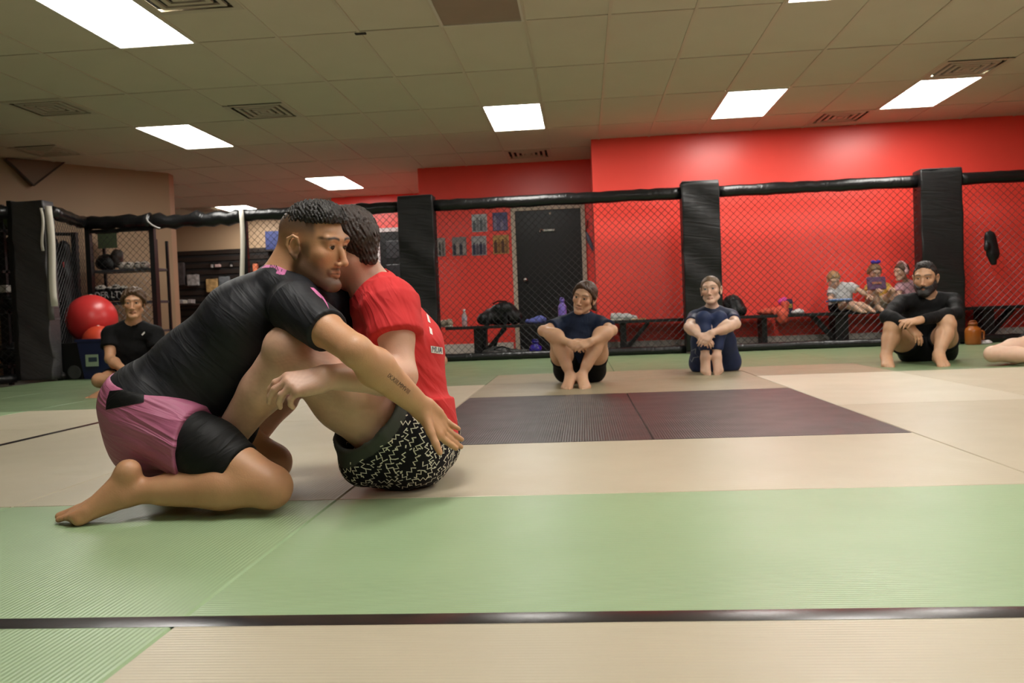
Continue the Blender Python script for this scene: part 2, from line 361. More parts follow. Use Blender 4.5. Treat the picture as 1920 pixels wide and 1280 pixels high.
def rc(a, b, r1, r2, k=0.02, sq=None, s=1.0, flat=False):
    """tapered capsule; sq = direction along which the section is widened by factor s; flat = cut ends"""
    a = np.asarray(a, float); b = np.asarray(b, float); ba = b - a; bb = float(ba @ ba) + 1e-12
    m = max(r1, r2) * max(1, s)
    lo = np.minimum(a, b) - m; hi = np.maximum(a, b) + m
    n = None if sq is None else unit(sq)
    def fn(G):
        X, Y, Z = G.xyz(); x = X - a[0]; y = Y - a[1]; z = Z - a[2]
        t0 = (x * ba[0] + y * ba[1] + z * ba[2]) / bb; t = np.clip(t0, 0, 1)
        qx = x - t * ba[0]; qy = y - t * ba[1]; qz = z - t * ba[2]
        if flat:
            qx = x - t0 * ba[0]; qy = y - t0 * ba[1]; qz = z - t0 * ba[2]
        if n is not None:
            d = qx * n[0] + qy * n[1] + qz * n[2]; d2 = d * (1 / s - 1)
            q2 = qx * qx + qy * qy + qz * qz + 2 * d * d2 + d2 * d2
        else: q2 = qx * qx + qy * qy + qz * qz
        R = r1 + (r2 - r1) * t
        D = np.sqrt(np.maximum(q2, 0)) - R
        if flat:
            l = math.sqrt(bb); D = smax(D, np.maximum(-t0, t0 - 1) * l, 0.004)
        return D
    return N(fn, lo, hi, k)

def el(c, rad, F=None, k=0.02):
    """ellipsoid; F rows are its axes"""
    c = np.asarray(c, float); rad = np.asarray(rad, float); F = np.eye(3) if F is None else np.asarray(F, float)
    e = np.sqrt(((F.T * rad) ** 2).sum(1)); lo = c - e; hi = c + e
    def fn(G):
        X, Y, Z = G.xyz(); x = X - c[0]; y = Y - c[1]; z = Z - c[2]
        q = [(x * F[i, 0] + y * F[i, 1] + z * F[i, 2]) / rad[i] for i in range(3)]
        k0 = np.sqrt(q[0] ** 2 + q[1] ** 2 + q[2] ** 2); k1 = np.sqrt((q[0] / rad[0]) ** 2 + (q[1] / rad[1]) ** 2 + (q[2] / rad[2]) ** 2)
        return k0 * (k0 - 1) / (k1 + 1e-6)
    return N(fn, lo, hi, k)

def U(*ch, k=0.02):
    ch = [c for c in ch if c is not None]
    lo = np.min([c.lo for c in ch], 0); hi = np.max([c.hi for c in ch], 0)
    def fn(G):
        D = np.full(G.shape(), BIG, np.float32)
        for c in ch:
            m = c.k + .02
            r = G.sub(c.lo - m, c.hi + m)
            if r is None: continue
            D[r[0]] = smin(D[r[0]], c.ev(r[1]), c.k)
        return D
    return N(fn, lo, hi, k)

def cut(base, *subs, k=0.01):
    def fn(G):
        D = np.array(base.ev(G), np.float32) if base else None
        D = np.broadcast_to(D, G.shape()).copy()
        for c in subs:
            m = c.k + .02
            r = G.sub(c.lo - m, c.hi + m)
            if r is None: continue
            D[r[0]] = smax(D[r[0]], -c.ev(r[1]), c.k)
        return D
    return N(fn, base.lo, base.hi, base.k)

def clip(base, *planes, k=0.004):
    """keep the side the normals point away from"""
    pl = [(np.asarray(p, float), unit(n)) for p, n in planes]
    def fn(G):
        D = base.ev(G); X, Y, Z = G.xyz()
        for p, n in pl: D = smax(D, (X - p[0]) * n[0] + (Y - p[1]) * n[1] + (Z - p[2]) * n[2], k)
        return D
    return N(fn, base.lo, base.hi, base.k)

def off(base, a):
    return N(lambda G: base.ev(G) - a, base.lo - a, base.hi + a, base.k)

def disp(base, fn2, m=0.01):
    def fn(G):
        X, Y, Z = G.xyz(); return base.ev(G) + fn2(X, Y, Z)
    return N(fn, base.lo - m, base.hi + m, base.k)

def folds(amp, fs, dirs, seed=0, warp=1.0):
    """cloth creases: warped ridges running across the given directions"""
    rs = np.random.RandomState(seed); ph = rs.rand(len(dirs) * 4) * 6.28
    def fn(X, Y, Z):
        o = 0
        w = np.sin(9 * X + 5 * Y + ph[0]) + np.sin(7 * Z - 6 * Y + ph[1]) + .6 * np.sin(15 * Z + 13 * X + ph[2])
        for i, d in enumerate(dirs):
            d = unit(d)
            s = np.sin((X * d[0] + Y * d[1] + Z * d[2]) * fs[i] + warp * w + ph[i])
            g = .5 + .5 * np.sin(6 * X * (i + 1) - 8 * Z + 4 * Y + ph[i + 1])
            o = o + (1 - np.abs(s)) ** 2 * g
        return -amp * o
    return fn

def snet(D, lo, h):
    ins = D < 0; sh = np.array(D.shape)
    c = np.zeros(sh - 1, np.uint8)
    for i in (0, 1):
        for j in (0, 1):
            for k in (0, 1): c += ins[i:sh[0] - 1 + i, j:sh[1] - 1 + j, k:sh[2] - 1 + k]
    mask = (c > 0) & (c < 8); cells = np.argwhere(mask)
    if len(cells) == 0: return np.zeros((0, 3)), np.zeros((0, 4), int)
    idx = np.full(mask.shape, -1, np.int32); idx[mask] = np.arange(len(cells))
    pos = np.zeros((len(cells), 3)); cnt = np.zeros(len(cells))
    cor = [(i, j, k) for i in (0, 1) for j in (0, 1) for k in (0, 1)]
    val = {o: D[cells[:, 0] + o[0], cells[:, 1] + o[1], cells[:, 2] + o[2]] for o in cor}
    for o in cor:
        for a in range(3):
            if o[a] == 0:
                o2 = list(o); o2[a] = 1; o2 = tuple(o2); d1, d2 = val[o], val[o2]; x = (d1 < 0) != (d2 < 0)
                t = np.where(x, d1 / np.where(x, d1 - d2, 1), 0)
                p = np.tile(np.array(o, float), (len(cells), 1)); p[:, a] = t
                pos += p * x[:, None]; cnt += x
    v = lo + h * (cells + pos / cnt[:, None])
    F = []
    for a in range(3):
        b, e = [(1, 2), (2, 0), (0, 1)][a]
        s0 = [slice(None)] * 3; s1 = [slice(None)] * 3; s0[a] = slice(0, -1); s1[a] = slice(1, None)
        x = ins[tuple(s0)] != ins[tuple(s1)]
        i = np.argwhere(x); ok = (i[:, b] >= 1) & (i[:, e] >= 1) & (i[:, b] < sh[b] - 1) & (i[:, e] < sh[e] - 1); i = i[ok]
        if len(i) == 0: continue
        def g(db, de):
            q = i.copy(); q[:, b] += db; q[:, e] += de; return idx[q[:, 0], q[:, 1], q[:, 2]]
        q = np.stack([g(-1, -1), g(0, -1), g(0, 0), g(-1, 0)], 1)
        fl = ins[i[:, 0], i[:, 1], i[:, 2]]
        q[~fl] = q[~fl][:, ::-1]
        F.append(q)
    F = np.concatenate(F) if F else np.zeros((0, 4), int)
    F = F[(F >= 0).all(1)]
    return v, F

def solid(node, h, fine=()):
    """fine = [(lo, hi, h)] boxes meshed at a finer step; same surface throughout"""
    boxes = [(np.asarray(l, float), np.asarray(u, float), q) for l, u, q in fine] + [(node.lo - 2.5 * h, node.hi + 2.5 * h, h)]
    Vs = []; Fs = []; n = 0
    for bi, (l, u, q) in enumerate(boxes):
        G = Grid(l, u, q); D = np.asarray(node.ev(G), np.float32)
        if D.shape != G.shape(): D = np.broadcast_to(D, G.shape())
        v, f = snet(D, G.lo, q)
        if len(f) == 0: continue
        c = v[f].mean(1)
        for l2, u2, q2 in boxes[:bi]:
            inn = ((c > l2 + q * 1.2) & (c < u2 - q * 1.2)).all(1); f = f[~inn]; c = c[~inn]
        used = np.unique(f); mp = np.full(len(v), -1); mp[used] = np.arange(len(used))
        Vs.append(v[used]); Fs.append(mp[f] + n); n += len(used)
    return np.concatenate(Vs), np.concatenate(Fs)

def npmesh(name, v, f, cols=None):
    me = bpy.data.meshes.new(name); f = np.asarray(f, np.int32)
    me.vertices.add(len(v)); me.vertices.foreach_set('co', np.asarray(v, np.float32).ravel())
    me.loops.add(f.size); me.loops.foreach_set('vertex_index', f.ravel())
    me.polygons.add(len(f)); me.polygons.foreach_set('loop_start', np.arange(0, f.size, f.shape[1], dtype=np.int32))
    me.polygons.foreach_set('loop_total', np.full(len(f), f.shape[1], np.int32))
    me.update(calc_edges=True); me.validate(); me.shade_smooth()
    if cols is not None:
        a = me.color_attributes.new('Col', 'FLOAT_COLOR', 'POINT')
        a.data.foreach_set('color', np.concatenate([cols, np.ones((len(v), 1))], 1).astype(np.float32).ravel())
    return me

def relax(v, f, it=1, w=0.5):
    for _ in range(it):
        s = np.zeros_like(v); c = np.zeros(len(v))
        for i in range(4):
            for j in (1, 3):
                np.add.at(s, f[:, i], v[f[:, (i + j) % 4]]); np.add.at(c, f[:, i], 1)
        v = v * (1 - w) + w * s / np.maximum(c, 1)[:, None]
    return v

def shape(name, node, h, m, parent, fine=(), cols=None, it=1):
    v, f = solid(node, h, fine)
    if it: v = relax(v, f, it)
    me = npmesh(name, v, f, cols(v) if cols else None)
    return link(name, me, m, parent)
# ------------------------------------------------------------------ people
_M = cam_axes()
def at(u, v, Y):
    """photograph pixel + distance into the room -> point in the room"""
    r = _M.T @ np.array([(u - 960) / LENS_PX, 1, (640 - v) / LENS_PX]); t = Y / r[1]
    return np.array([0, 0, CAM_H]) + t * r

def frame(fwd, up):
    f = unit(fwd); u = np.asarray(up, float); u = unit(u - f * (u @ f)); return np.array([np.cross(f, u), f, u])   # right, forward, up

SKIN_LIP = np.array([0.50, 0.17, 0.13])
class Head:
    def __init__(s, O, fwd, up=(0, 0, 1), sc=1.0, male=1.0, ears=1.0):
        s.O = np.asarray(O, float); s.F = frame(fwd, up); s.s = sc; s.male = male; s.ears = ears
    def P(s, x, y, z): return s.O + s.s * (x * s.F[0] + y * s.F[1] + z * s.F[2])
    def E(s, c, r, k=0.02): return el(s.P(*c), np.array(r) * s.s, s.F, k * s.s)
    def R(s, a, b, r1, r2, k=0.02): return rc(s.P(*a), s.P(*b), r1 * s.s, r2 * s.s, k * s.s)
    def base(s):
        m = s.male; g = [s.E((0, -.014, .042), (.075, .097, .080), .02), s.E((0, .020, -.026), (.060 - .003 * (1 - m), .069, .085), .03)]
        for x in (-1, 1):
            g.append(s.R((.054 * x, .000, -.055), (.018 * x, .070, -.102 + .006 * (1 - m)), .016 + .003 * m, .014 + .002 * m, .022))
        g.append(s.E((0, .077, -.102 + .006 * (1 - m)), (.020 + .003 * m, .017, .017), .02))
        return g
    def node(s):
        m = s.male; g = s.base()
        for x in (-1, 1): g.append(s.E((.040 * x, .060, -.014), (.024, .022, .022), .02))
        g.append(s.R((-.042, .074 + .003 * m, .031), (.042, .074 + .003 * m, .031), .012 + .002 * m, .012 + .002 * m, .02))
        g.append(s.R((0, .085, .026), (0, .108, -.030), .0072, .0095, .012))
        g.append(s.E((0, .1085, -.0345), (.0105, .0105, .0088), .008))
        for x in (-1, 1): g.append(s.E((.0125 * x, .0965, -.0385), (.0070, .010, .0070), .006))
        b = cut(U(*g), s.E((0, .103, .019), (.012, .010, .011), .010), *[s.E((.032 * x, .100, .013), (.020, .017, .012), .012) for x in (-1, 1)])
        h = [b]
        for x in (-1, 1):
            h.append(s.E((.031 * x, .0745, .0125), (.0172, .0150, .0140), .006))
            h.append(s.R((.023 * x, .078, -.0630), (.003 * x, .0895, -.0610), .0030, .0042, .008))
            h.append(s.R((.021 * x, .078, -.0675), (0, .0880, -.0715), .0030, .0054, .008))
            if s.ears:
                h.append(s.E((.078 * x, -.010, -.002), (.0060, .018 * s.ears, .030), .006))
                q = [(.082, .006, .010), (.085, .002, .026), (.087, -.012, .031), (.089, -.026, .022), (.088, -.028, .002), (.084, -.018, -.018), (.080, -.006, -.029)]
                for a_, b_ in zip(q[:-1], q[1:]): h.append(s.R((a_[0] * x, *a_[1:]), (b_[0] * x, *b_[1:]), .0042, .0042, .003))
                h.append(s.E((.080 * x, -.004, -.028), (.0055, .008, .009), .004)); h.append(s.E((.078 * x, .006, -.006), (.005, .005, .008), .004))
        subs = [s.E((.0315 * x, .0915, .0102), (.0160, .0165, .0036), .003) for x in (-1, 1)]
        subs += [s.R((-.022, .0900, -.0660), (.022, .0900, -.0660), .0013, .0013, .003)]
        subs += [s.E((.0075 * x, .1045, -.0465), (.0035, .0050, .004), .004) for x in (-1, 1)]
        if s.ears: subs += [s.E((.086 * x, -.010, .002), (.0065, .0095, .017), .004) for x in (-1, 1)]
        n = cut(U(*h), *subs); n.k = .02
        return n
    def local(s, v): return (v - s.O) @ s.F.T / s.s
    def box(s, h, dn=-.135):
        c = np.array([s.P(x, y, z) for x in (-.105, .105) for y in (-.125, .14) for z in (dn, .15)])
        return (c.min(0), c.max(0), h)

def sstep(a, b, x): t = np.clip((x - a) / (b - a), 0, 1); return t * t * (3 - 2 * t)

def skin_cols(base, head=None, hairc=(0.02, 0.015, 0.01), brow=0.85, stub=0.0, scalp=None, extra=None, hands=None):
    base = np.array(base, float); hairc = np.array(hairc, float)
    def fn(v):
        c = np.tile(base, (len(v), 1))
        n = np.sin(v[:, 0] * 31 + 3 * np.sin(v[:, 2] * 23)) * np.sin(v[:, 1] * 27 + v[:, 2] * 19)
        c *= (1 + .05 * n[:, None] * np.array([.6, 1, 1]))
        if head is not None:
            l = head.local(v); x, y, z = np.abs(l[:, 0]), l[:, 1], l[:, 2]
            near = (x < .12) & (np.abs(y) < .15) & (z > -.14) & (z < .16)
            def mixin(m, col, a=1.0):
                w = (m * near * a)[:, None]; c[:] = c * (1 - w) + np.asarray(col) * w
            blush = np.exp(-(((x - .043) / .02) ** 2 + ((z + .02) / .02) ** 2)) * (y > .03) + np.exp(-(x / .015) ** 2 - ((z + .022) / .014) ** 2) * (y > .09)
            mixin(np.clip(blush, 0, 1), base * np.array([1.0, .72, .66]), .45)
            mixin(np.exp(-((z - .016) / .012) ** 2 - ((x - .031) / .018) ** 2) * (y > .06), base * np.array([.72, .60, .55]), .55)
            if stub:
                zl = -.056 + np.clip(.078 - y, -.02, .075) * .72
                m = sstep(.012, -.026, z - zl) * sstep(-.040, .0, y) * (.84 + .16 * sstep(.03, .055, x) + .2 * sstep(-.075, -.095, z))
                m = np.maximum(m, .85 * np.exp(-((z + .0525) / .0050) ** 2) * sstep(.034, .020, x) * sstep(.06, .08, y))
                m = np.maximum(m, .8 * np.exp(-((x - .029) / .008) ** 2) * sstep(-.046, -.058, z) * sstep(-.105, -.085, z) * sstep(.04, .06, y))
                m2 = sstep(.050, .060, x) * sstep(.03, .0, z) * sstep(-.002, .010, y) * sstep(.040, .022, y)
                mixin(np.clip(np.maximum(m, m2 * .9), 0, 1), hairc * 1.4 + base * .10, stub)
            lip = sstep(.025, .019, x) * sstep(-.079, -.076, z) * sstep(-.0555, -.058, z) * (y > .078)
            mixin(lip, lerp(base, SKIN_LIP, .45), .8)
            mixin(np.exp(-((z + .0660) / .0015) ** 2) * (x < .025) * (y > .075), (.06, .02, .015), .85)  # shade of the mouth groove painted as a dark line
            mixin(np.exp(-((z + .0462) / .0035) ** 2 - ((x - .0075) / .004) ** 2) * (y > .09), (.05, .015, .01), .7)  # nostril shade painted into the skin colour
            z0 = .0315 + .0050 * (1 - ((x - .036) / .024) ** 2)
            mixin(np.clip(1.2 * np.exp(-((z - z0) / .0040) ** 2), 0, 1) * sstep(.009, .015, x) * sstep(.062, .052, x) * (y > .04), hairc, brow)
            mixin(np.exp(-((z - .0165) / .0016) ** 2) * (np.abs(x - .032) < .014) * (y > .07), hairc, .6 * brow)
            if scalp is not None: mixin(np.clip(scalp(x, y, z), 0, 1), hairc * 1.3, 1.0)
        if hands is not None:
            for p, col in hands:
                w = np.exp(-(((v - p) ** 2).sum(1) / .004 ** 2))[:, None]; c = c * (1 - w) + np.array(col) * w
        if extra: c = extra(v, c)
        return c
    return fn

def hairfn(amp, f, seed=0, H=None):
    r = np.random.RandomState(seed).rand(6) * 6
    def fn(X, Y, Z):
        a = np.sin(f * X + 2.5 * np.sin(.35 * f * Z + r[0]) + r[1]) * np.sin(f * .9 * Y + 2 * np.sin(.3 * f * X + r[2]) + r[3])
        b = np.sin(f * 1.9 * (X + .5 * Z) + 3 * np.sin(.4 * f * Y + r[4]))
        return amp * (a + .5 * b)
    return fn

MAT_WHITE_EYE = mat('eye_white', (.50, .45, .41), .2); MAT_IRIS = mat('eye_iris', (.035, .018, .01), .1); MAT_PUPIL = mat('eye_pupil', (.004, .004, .004), .05)  # eye white darkened to carry the shade of lids and lashes
MAT_BLUE_IRIS = mat('eye_iris_grey', (.06, .08, .09), .1)
def eyes(par, H, gaze=None, iris=MAT_IRIS, r=.0121):
    for x in (-1, 1):
        c = H.P(.031 * x, .0774, .0112); g = unit(H.F[1] if gaze is None else gaze); rr = r * H.s
        a = unit(np.cross(g, [0.1, .2, 1])); b = np.cross(g, a); v = []; f = []; mi = []; n = 20; R = 14
        for i in range(1, R):
            t = math.pi * i / R
            for k in range(n):
                p = 2 * math.pi * k / n; v.append(c + rr * (g * math.cos(t) + (a * math.cos(p) + b * math.sin(p)) * math.sin(t)))
        v.append(c + rr * g); v.append(c - rr * g)
        for i in range(R - 2):
            for k in range(n):
                f.append((i * n + k, (i + 1) * n + k, (i + 1) * n + (k + 1) % n, i * n + (k + 1) % n)); mi.append(1 if i < 2 else 0)
        for k in range(n): f.append((len(v) - 2, k, (k + 1) % n)); mi.append(2)
        for k in range(n): f.append((len(v) - 1, (R - 2) * n + (k + 1) % n, (R - 2) * n + k)); mi.append(0)
        me = bpy.data.meshes.new('eye'); me.from_pydata([tuple(q) for q in v], [], f)
        for q in (MAT_WHITE_EYE, iris, MAT_PUPIL): me.materials.append(q)
        me.polygons.foreach_set('material_index', mi); me.shade_smooth(); link('eye', me, None, par)

def hand(W, f, n, side, s=1.0, curl=None, thumb=(.75, .75, .25), spread=.06, tcurl=.25):
    """W wrist, f finger direction, n way the palm faces, side +1 right / -1 left"""
    W = np.asarray(W, float); f = unit(f); n = np.asarray(n, float); n = unit(n - f * (n @ f)); t = side * np.cross(f, n)
    curl = curl or [(.25, .35, .25)] * 4
    lat = [.029, .010, -.009, -.027]; kn = [.088, .092, .087, .078]; ln = [.072, .080, .074, .058]; rad = [.0092, .0095, .0090, .0080]
    palm = []; fing = []
    for i in range(4):
        k = W + s * (f * kn[i] + t * lat[i] - n * (.004 if i in (1, 2) else .001))
        palm.append(rc(W + s * (f * .008 + t * lat[i] * .62), k, .0150 * s, .0125 * s, .014 * s))
        d0 = unit(f + t * spread * (1.5 - i)); p = k; a = 0; seg = []
        for j, q in enumerate((.45, .31, .24)):
            a += curl[i][j]; d = d0 * math.cos(a) + n * math.sin(a); e = p + d * ln[i] * q * s
            seg.append(rc(p, e, rad[i] * s * (1.06 - .10 * j), rad[i] * s * (.98 - .11 * j), .004 * s)); p = e
        fing.append(U(*seg, k=.006 * s if i == 0 else .0025 * s))
    b = W + s * (f * .022 + t * .022 + n * .006); d = unit(t * thumb[0] + f * thumb[1] + n * thumb[2])
    p1 = b + d * .044 * s; d2 = unit(d + f * tcurl); p2 = p1 + d2 * .032 * s; d3 = unit(d2 + f * tcurl * .8); p3 = p2 + d3 * .026 * s
    th = U(rc(b, p1, .0165 * s, .0118 * s, .01 * s), rc(p1, p2, .0112 * s, .0102 * s, .004 * s), rc(p2, p3, .0104 * s, .0082 * s, .004 * s), k=.010 * s)
    P = U(*palm, rc(W + s * (f * .02 - t * .026 + n * .006), W + s * (f * .06 - t * .026 + n * .005), .013 * s, .012 * s, .012 * s), k=.014 * s)
    F = U(*fing, k=.008 * s)
    h = U(P, F, th, k=.018 * s)
    return h

def foot(A, d, n, side, s=1.0, td=None, up=None):
    """A ankle, d along the foot, n way the sole faces, side +1 right, td toe direction"""
    A = np.asarray(A, float); d = unit(d); n = np.asarray(n, float); n = unit(n - d * (n @ d)); m = side * np.cross(d, n); td = d if td is None else unit(td)
    heel = A - d * .042 * s + n * .044 * s; g = [rc(A, heel, .036 * s, .030 * s, .02), el(heel, np.array([.028, .034, .030]) * s, np.array([m, d, n]), .015)]
    for q, l, r in ((.030, .150, .020), (.008, .150, .020), (-.022, .135, .017)):
        g.append(rc(A + s * (d * .02 + n * .014 + m * q * .4), A + s * (d * l + n * .060 + m * q), .034 * s, r * s, .02))
    g.append(rc(heel - n * .002 * s, A + s * (d * .13 + n * .060 - m * .028), .026 * s, .016 * s, .02))
    toes = []
    for i, (q, L, r) in enumerate(((.036, .046, .0125), (.015, .046, .0088), (0, .042, .0083), (-.016, .036, .0080), (-.031, .029, .0078))):
        b = A + s * (d * (.150 - .012 * max(0, i - 1)) + n * .064 + m * q)
        toes.append(rc(b - d * .012 * s, b + td * L * s + (n * .004 - d * .0) * s, r * 1.08 * s, r * s, .012 if i == 0 else .0035))
    return U(*g, U(*toes, k=.012), k=.02)

def arm(sh, e, w, s=1.0, r=(.056, .047, .040, .043, .027), n=None):
    sh, e, w = map(np.asarray, (sh, e, w)); m = lerp(sh, e, .45); q = lerp(e, w, .28)
    return U(rc(sh, m, r[0] * s, r[1] * 1.03 * s, .03), rc(m, e, r[1] * s, r[2] * s, .03), rc(e, q, r[2] * .98 * s, r[3] * s, .02),
             rc(q, w, r[3] * s, r[4] * s, .03, sq=n, s=1.18 if n is not None else 1), k=.03)

def leg(h, kn, a, s=1.0, r=(.092, .082, .058, .056, .034), kk=.012):
    h, kn, a = map(np.asarray, (h, kn, a)); kf = unit(kn - (h + a) / 2)
    th = U(rc(h, lerp(h, kn, .5), r[0] * s, r[1] * s, .04), rc(lerp(h, kn, .5), kn, r[1] * s, r[2] * s, .04), el(kn + kf * .010 * s, np.array([.052, .052, .052]) * s, None, .03), k=.04)
    c = lerp(kn, a, .30) - kf * .016 * s
    sh = U(rc(kn, a, r[2] * .86 * s, r[4] * s, .03), rc(kn - kf * .008 * s, c, .046 * s, r[3] * s, .03), rc(c, lerp(kn, a, .72) - kf * .004 * s, r[3] * s, .036 * s, .03), k=kk)
    g = U(th, sh, k=.04); g.th = th; g.sh = sh; return g

def torso(J, s=1.0, w=1.0, dpt=1.0, belly=0.0, bust=0.0):
    hc = (J['hipR'] + J['hipL']) / 2; pel, che, nek = J['pel'], J['che'], J['nek']
    Lp = unit(J['hipR'] - J['hipL']); Ls = unit(J['shR'] - J['shL']); Lm = unit(Lp + Ls)
    up = unit(che - pel); fw = unit(np.cross(up, Lm)); wa = lerp(pel, che, .48) + fw * belly * s
    D = s * dpt
    lower = U(rc(hc, pel, .100 * D, .104 * D, .03, Lp, 1.50 * w), *[el(h - fw * .030 * s, np.array([.094, .098, .098]) * s, None, .05) for h in (J['hipR'], J['hipL'])],
              rc(pel, wa, .104 * D, .096 * D, .05, Lm, 1.42 * w), k=.05)
    upper = U(rc(wa, che, .096 * D, .114 * D, .05, Lm, 1.38 * w), rc(che, lerp(che, nek, .72), .114 * D, .078 * D, .05, Ls, 1.42 * w),
              rc(J['shR'], J['shL'], .050 * s, .050 * s, .05), *[rc(nek + up * .015 * s, lerp(nek, q, .72), .042 * s, .045 * s, .04) for q in (J['shR'], J['shL'])],
              *([el(che + fw * (.085 * D + bust * .5) + Ls * x * .075 * s - up * .015, np.array([.055, .055, .055]) * s, None, .05) for x in (-1, 1)] if bust else []), k=.06)
    return lower, upper, fw, up

def person(label, J, H, skin, neck_r=.056, s=1.0, w=1.0, dpt=1.0, belly=0.0, bust=0.0, hands=(), feet=(), shirt=None, bottom=None, h=.008, hh=.003,
           hx=(), colf=None, fine=(), limbs='RL', legs='RL', leg_r=None, arm_r=None, nodehook=None, armn=None, fres=.0045):
    root = thing('person', label, 'person', tuple(np.append(J['hip_floor'][:2], 0.0)) if 'hip_floor' in J else (float(J['pel'][0]), float(J['pel'][1]), 0.0))
    lo, up_, fw, up = torso(J, s, w, dpt, belly, bust)
    lr = {} if leg_r is None else {'r': leg_r}; ar = {} if arm_r is None else {'r': arm_r}
    A = {q: arm(J['sh' + q], J['el' + q], J['wr' + q], s, n=(armn or {}).get(q), **ar) for q in limbs}
    G = {q: leg(J['hip' + q], J['kn' + q], J['an' + q], s, **lr) for q in legs}
    neck = U(rc(J['nek'] - up * .02, H.P(0, -.022, -.045), neck_r * s * 1.05, neck_r * s * .95, .03), k=.03)
    parts = [lo, up_, neck] + list(A.values()) + list(G.values()) + list(hands) + list(feet) + [H.node()]
    body = U(*parts)
    bo = shape('body', body, h, mat('skin', (.6, .35, .22), .48, attr='Col', sss=.12, bump=.06, bscale=220, var=.05, vscale=30), root,
               fine=[H.box(hh)] + list(fine) + ([(n_.lo - .012, n_.hi + .012, fres) for n_ in list(hands) + list(feet)] if fres else []), cols=colf or skin_cols(skin, H))
    out = dict(root=root, lo=lo, up=up_, neck=neck, A=A, G=G, fw=fw, upv=up, body=bo, torso=U(lo, up_, k=.05))
    return out

def garment(name, node, m, root, h=.007, it=1, fine=(), cols=None): return shape(name, node, h, m, root, fine, cols, it)

def shirt_node(o, J, loose=.008, sleeve=.5, hem=None, s=1.0, limbs='RL', r=(.062, .058), neck=.064, neck_dir=None, fd=None, long=None, hem_k=.004, low=True):
    t = off(U(o['lo'], o['up'], k=.05) if low else o['up'], loose)
    if hem is not None: t = clip(t, *hem)
    g = [t]
    for q in limbs:
        if long:
            w = lerp(J['el' + q], J['wr' + q], long); d = unit(J['wr' + q] - J['el' + q])
            g.append(clip(off(o['A'][q], loose), (w, d))); g[-1].k = .02
        else:
            e = lerp(J['sh' + q], J['el' + q], sleeve); a = lerp(J['sh' + q], J['el' + q], -.02)
            g.append(U(rc(a, e, r[0] * s + loose, r[1] * s + loose, .03, flat=True), el(J['sh' + q], np.array([1, 1, 1]) * (r[0] * s + loose), None, .02), k=.025))
    n = U(*g)
    d = unit(J['nekdir']) if 'nekdir' in J else o['upv']
    n = cut(n, rc(J['nek'] + d * .012 * s, J['nek'] + d * .20, neck * s, neck * s * 1.3, .012))
    if fd: n = disp(n, fd)
    return n

def text_mesh(txt, size, bold=0.0):
    cu = bpy.data.curves.new('lettering', 'FONT'); cu.body = txt; cu.size = size; cu.resolution_u = 3; cu.align_x = 'CENTER'; cu.align_y = 'CENTER'; cu.offset = bold
    o = bpy.data.objects.new('lettering', cu); COL.objects.link(o)
    dg = bpy.context.evaluated_depsgraph_get(); dg.update(); me = bpy.data.meshes.new_from_object(o.evaluated_get(dg))
    bpy.data.objects.remove(o); bpy.data.curves.remove(cu); return me

def project_mesh(name, me, c, rgt, up, target, m, root, lift=.0012, depth=.25, sub=0):
    """lay a flat mesh (x right, y up) on the surface of target, seen along -normal"""
    c = np.asarray(c, float); rgt = unit(rgt); up = np.asarray(up, float); up = unit(up - rgt * (up @ rgt)); n = np.cross(rgt, up)
    if sub:
        bm = bmesh.new(); bm.from_mesh(me); bmesh.ops.triangulate(bm, faces=bm.faces[:]); bmesh.ops.subdivide_edges(bm, edges=bm.edges[:], cuts=sub, use_grid_fill=True); bm.to_mesh(me); bm.free()
    tm = target.data; bv = BVHTree.FromPolygons([q.co[:] for q in tm.vertices], [p.vertices[:] for p in tm.polygons])
    for q in me.vertices:
        p = c + rgt * q.co.x + up * q.co.y + n * depth * .5
        hit, nn, _, _ = bv.ray_cast(Vector(p), Vector(-n), depth)
        q.co = (hit + nn * lift) if hit else Vector(p - n * depth * .5)
    me.update(); return link(name, me, m, root)

def ray_px(bv, u, v, lift=.0012):
    d = Vector(_M.T @ np.array([(u - 960) / LENS_PX, 1, (640 - v) / LENS_PX])).normalized()
    hit, n, _, _ = bv.ray_cast(Vector((0, 0, CAM_H)), d, 40)
    if hit is None: return None
    if n.dot(d) > 0: n = -n
    return hit + n * lift

def bvh(o): return BVHTree.FromPolygons([q.co[:] for q in o.data.vertices], [p.vertices[:] for p in o.data.polygons])

def print_on(name, target, polys, m, root, step=5.0, lift=.0013, label=None):
    """flat print: outlines (pixels of the photograph) laid on the surface of target"""
    bv = bvh(target); bm = bmesh.new()
    for poly in polys:
        vs = [bm.verts.new((p[0], p[1], 0)) for p in poly]
        try: bm.faces.new(vs)
        except ValueError: pass
    bmesh.ops.triangulate(bm, faces=bm.faces[:])
    for _ in range(6):
        le = [e for e in bm.edges if e.calc_length() > step]
        if not le: break
        bmesh.ops.subdivide_edges(bm, edges=le, cuts=1); bmesh.ops.triangulate(bm, faces=bm.faces[:])
    bad = []
    for q in bm.verts:
        h = ray_px(bv, q.co.x, q.co.y, lift)
        if h is None: bad.append(q)
        else: q.co = h
    bmesh.ops.delete(bm, geom=bad, context='VERTS')
    me = bpy.data.meshes.new(name); bm.to_mesh(me); bm.free(); me.shade_smooth()
    o = link(name, me, m, root)
    if label: o['label'] = label
    return o

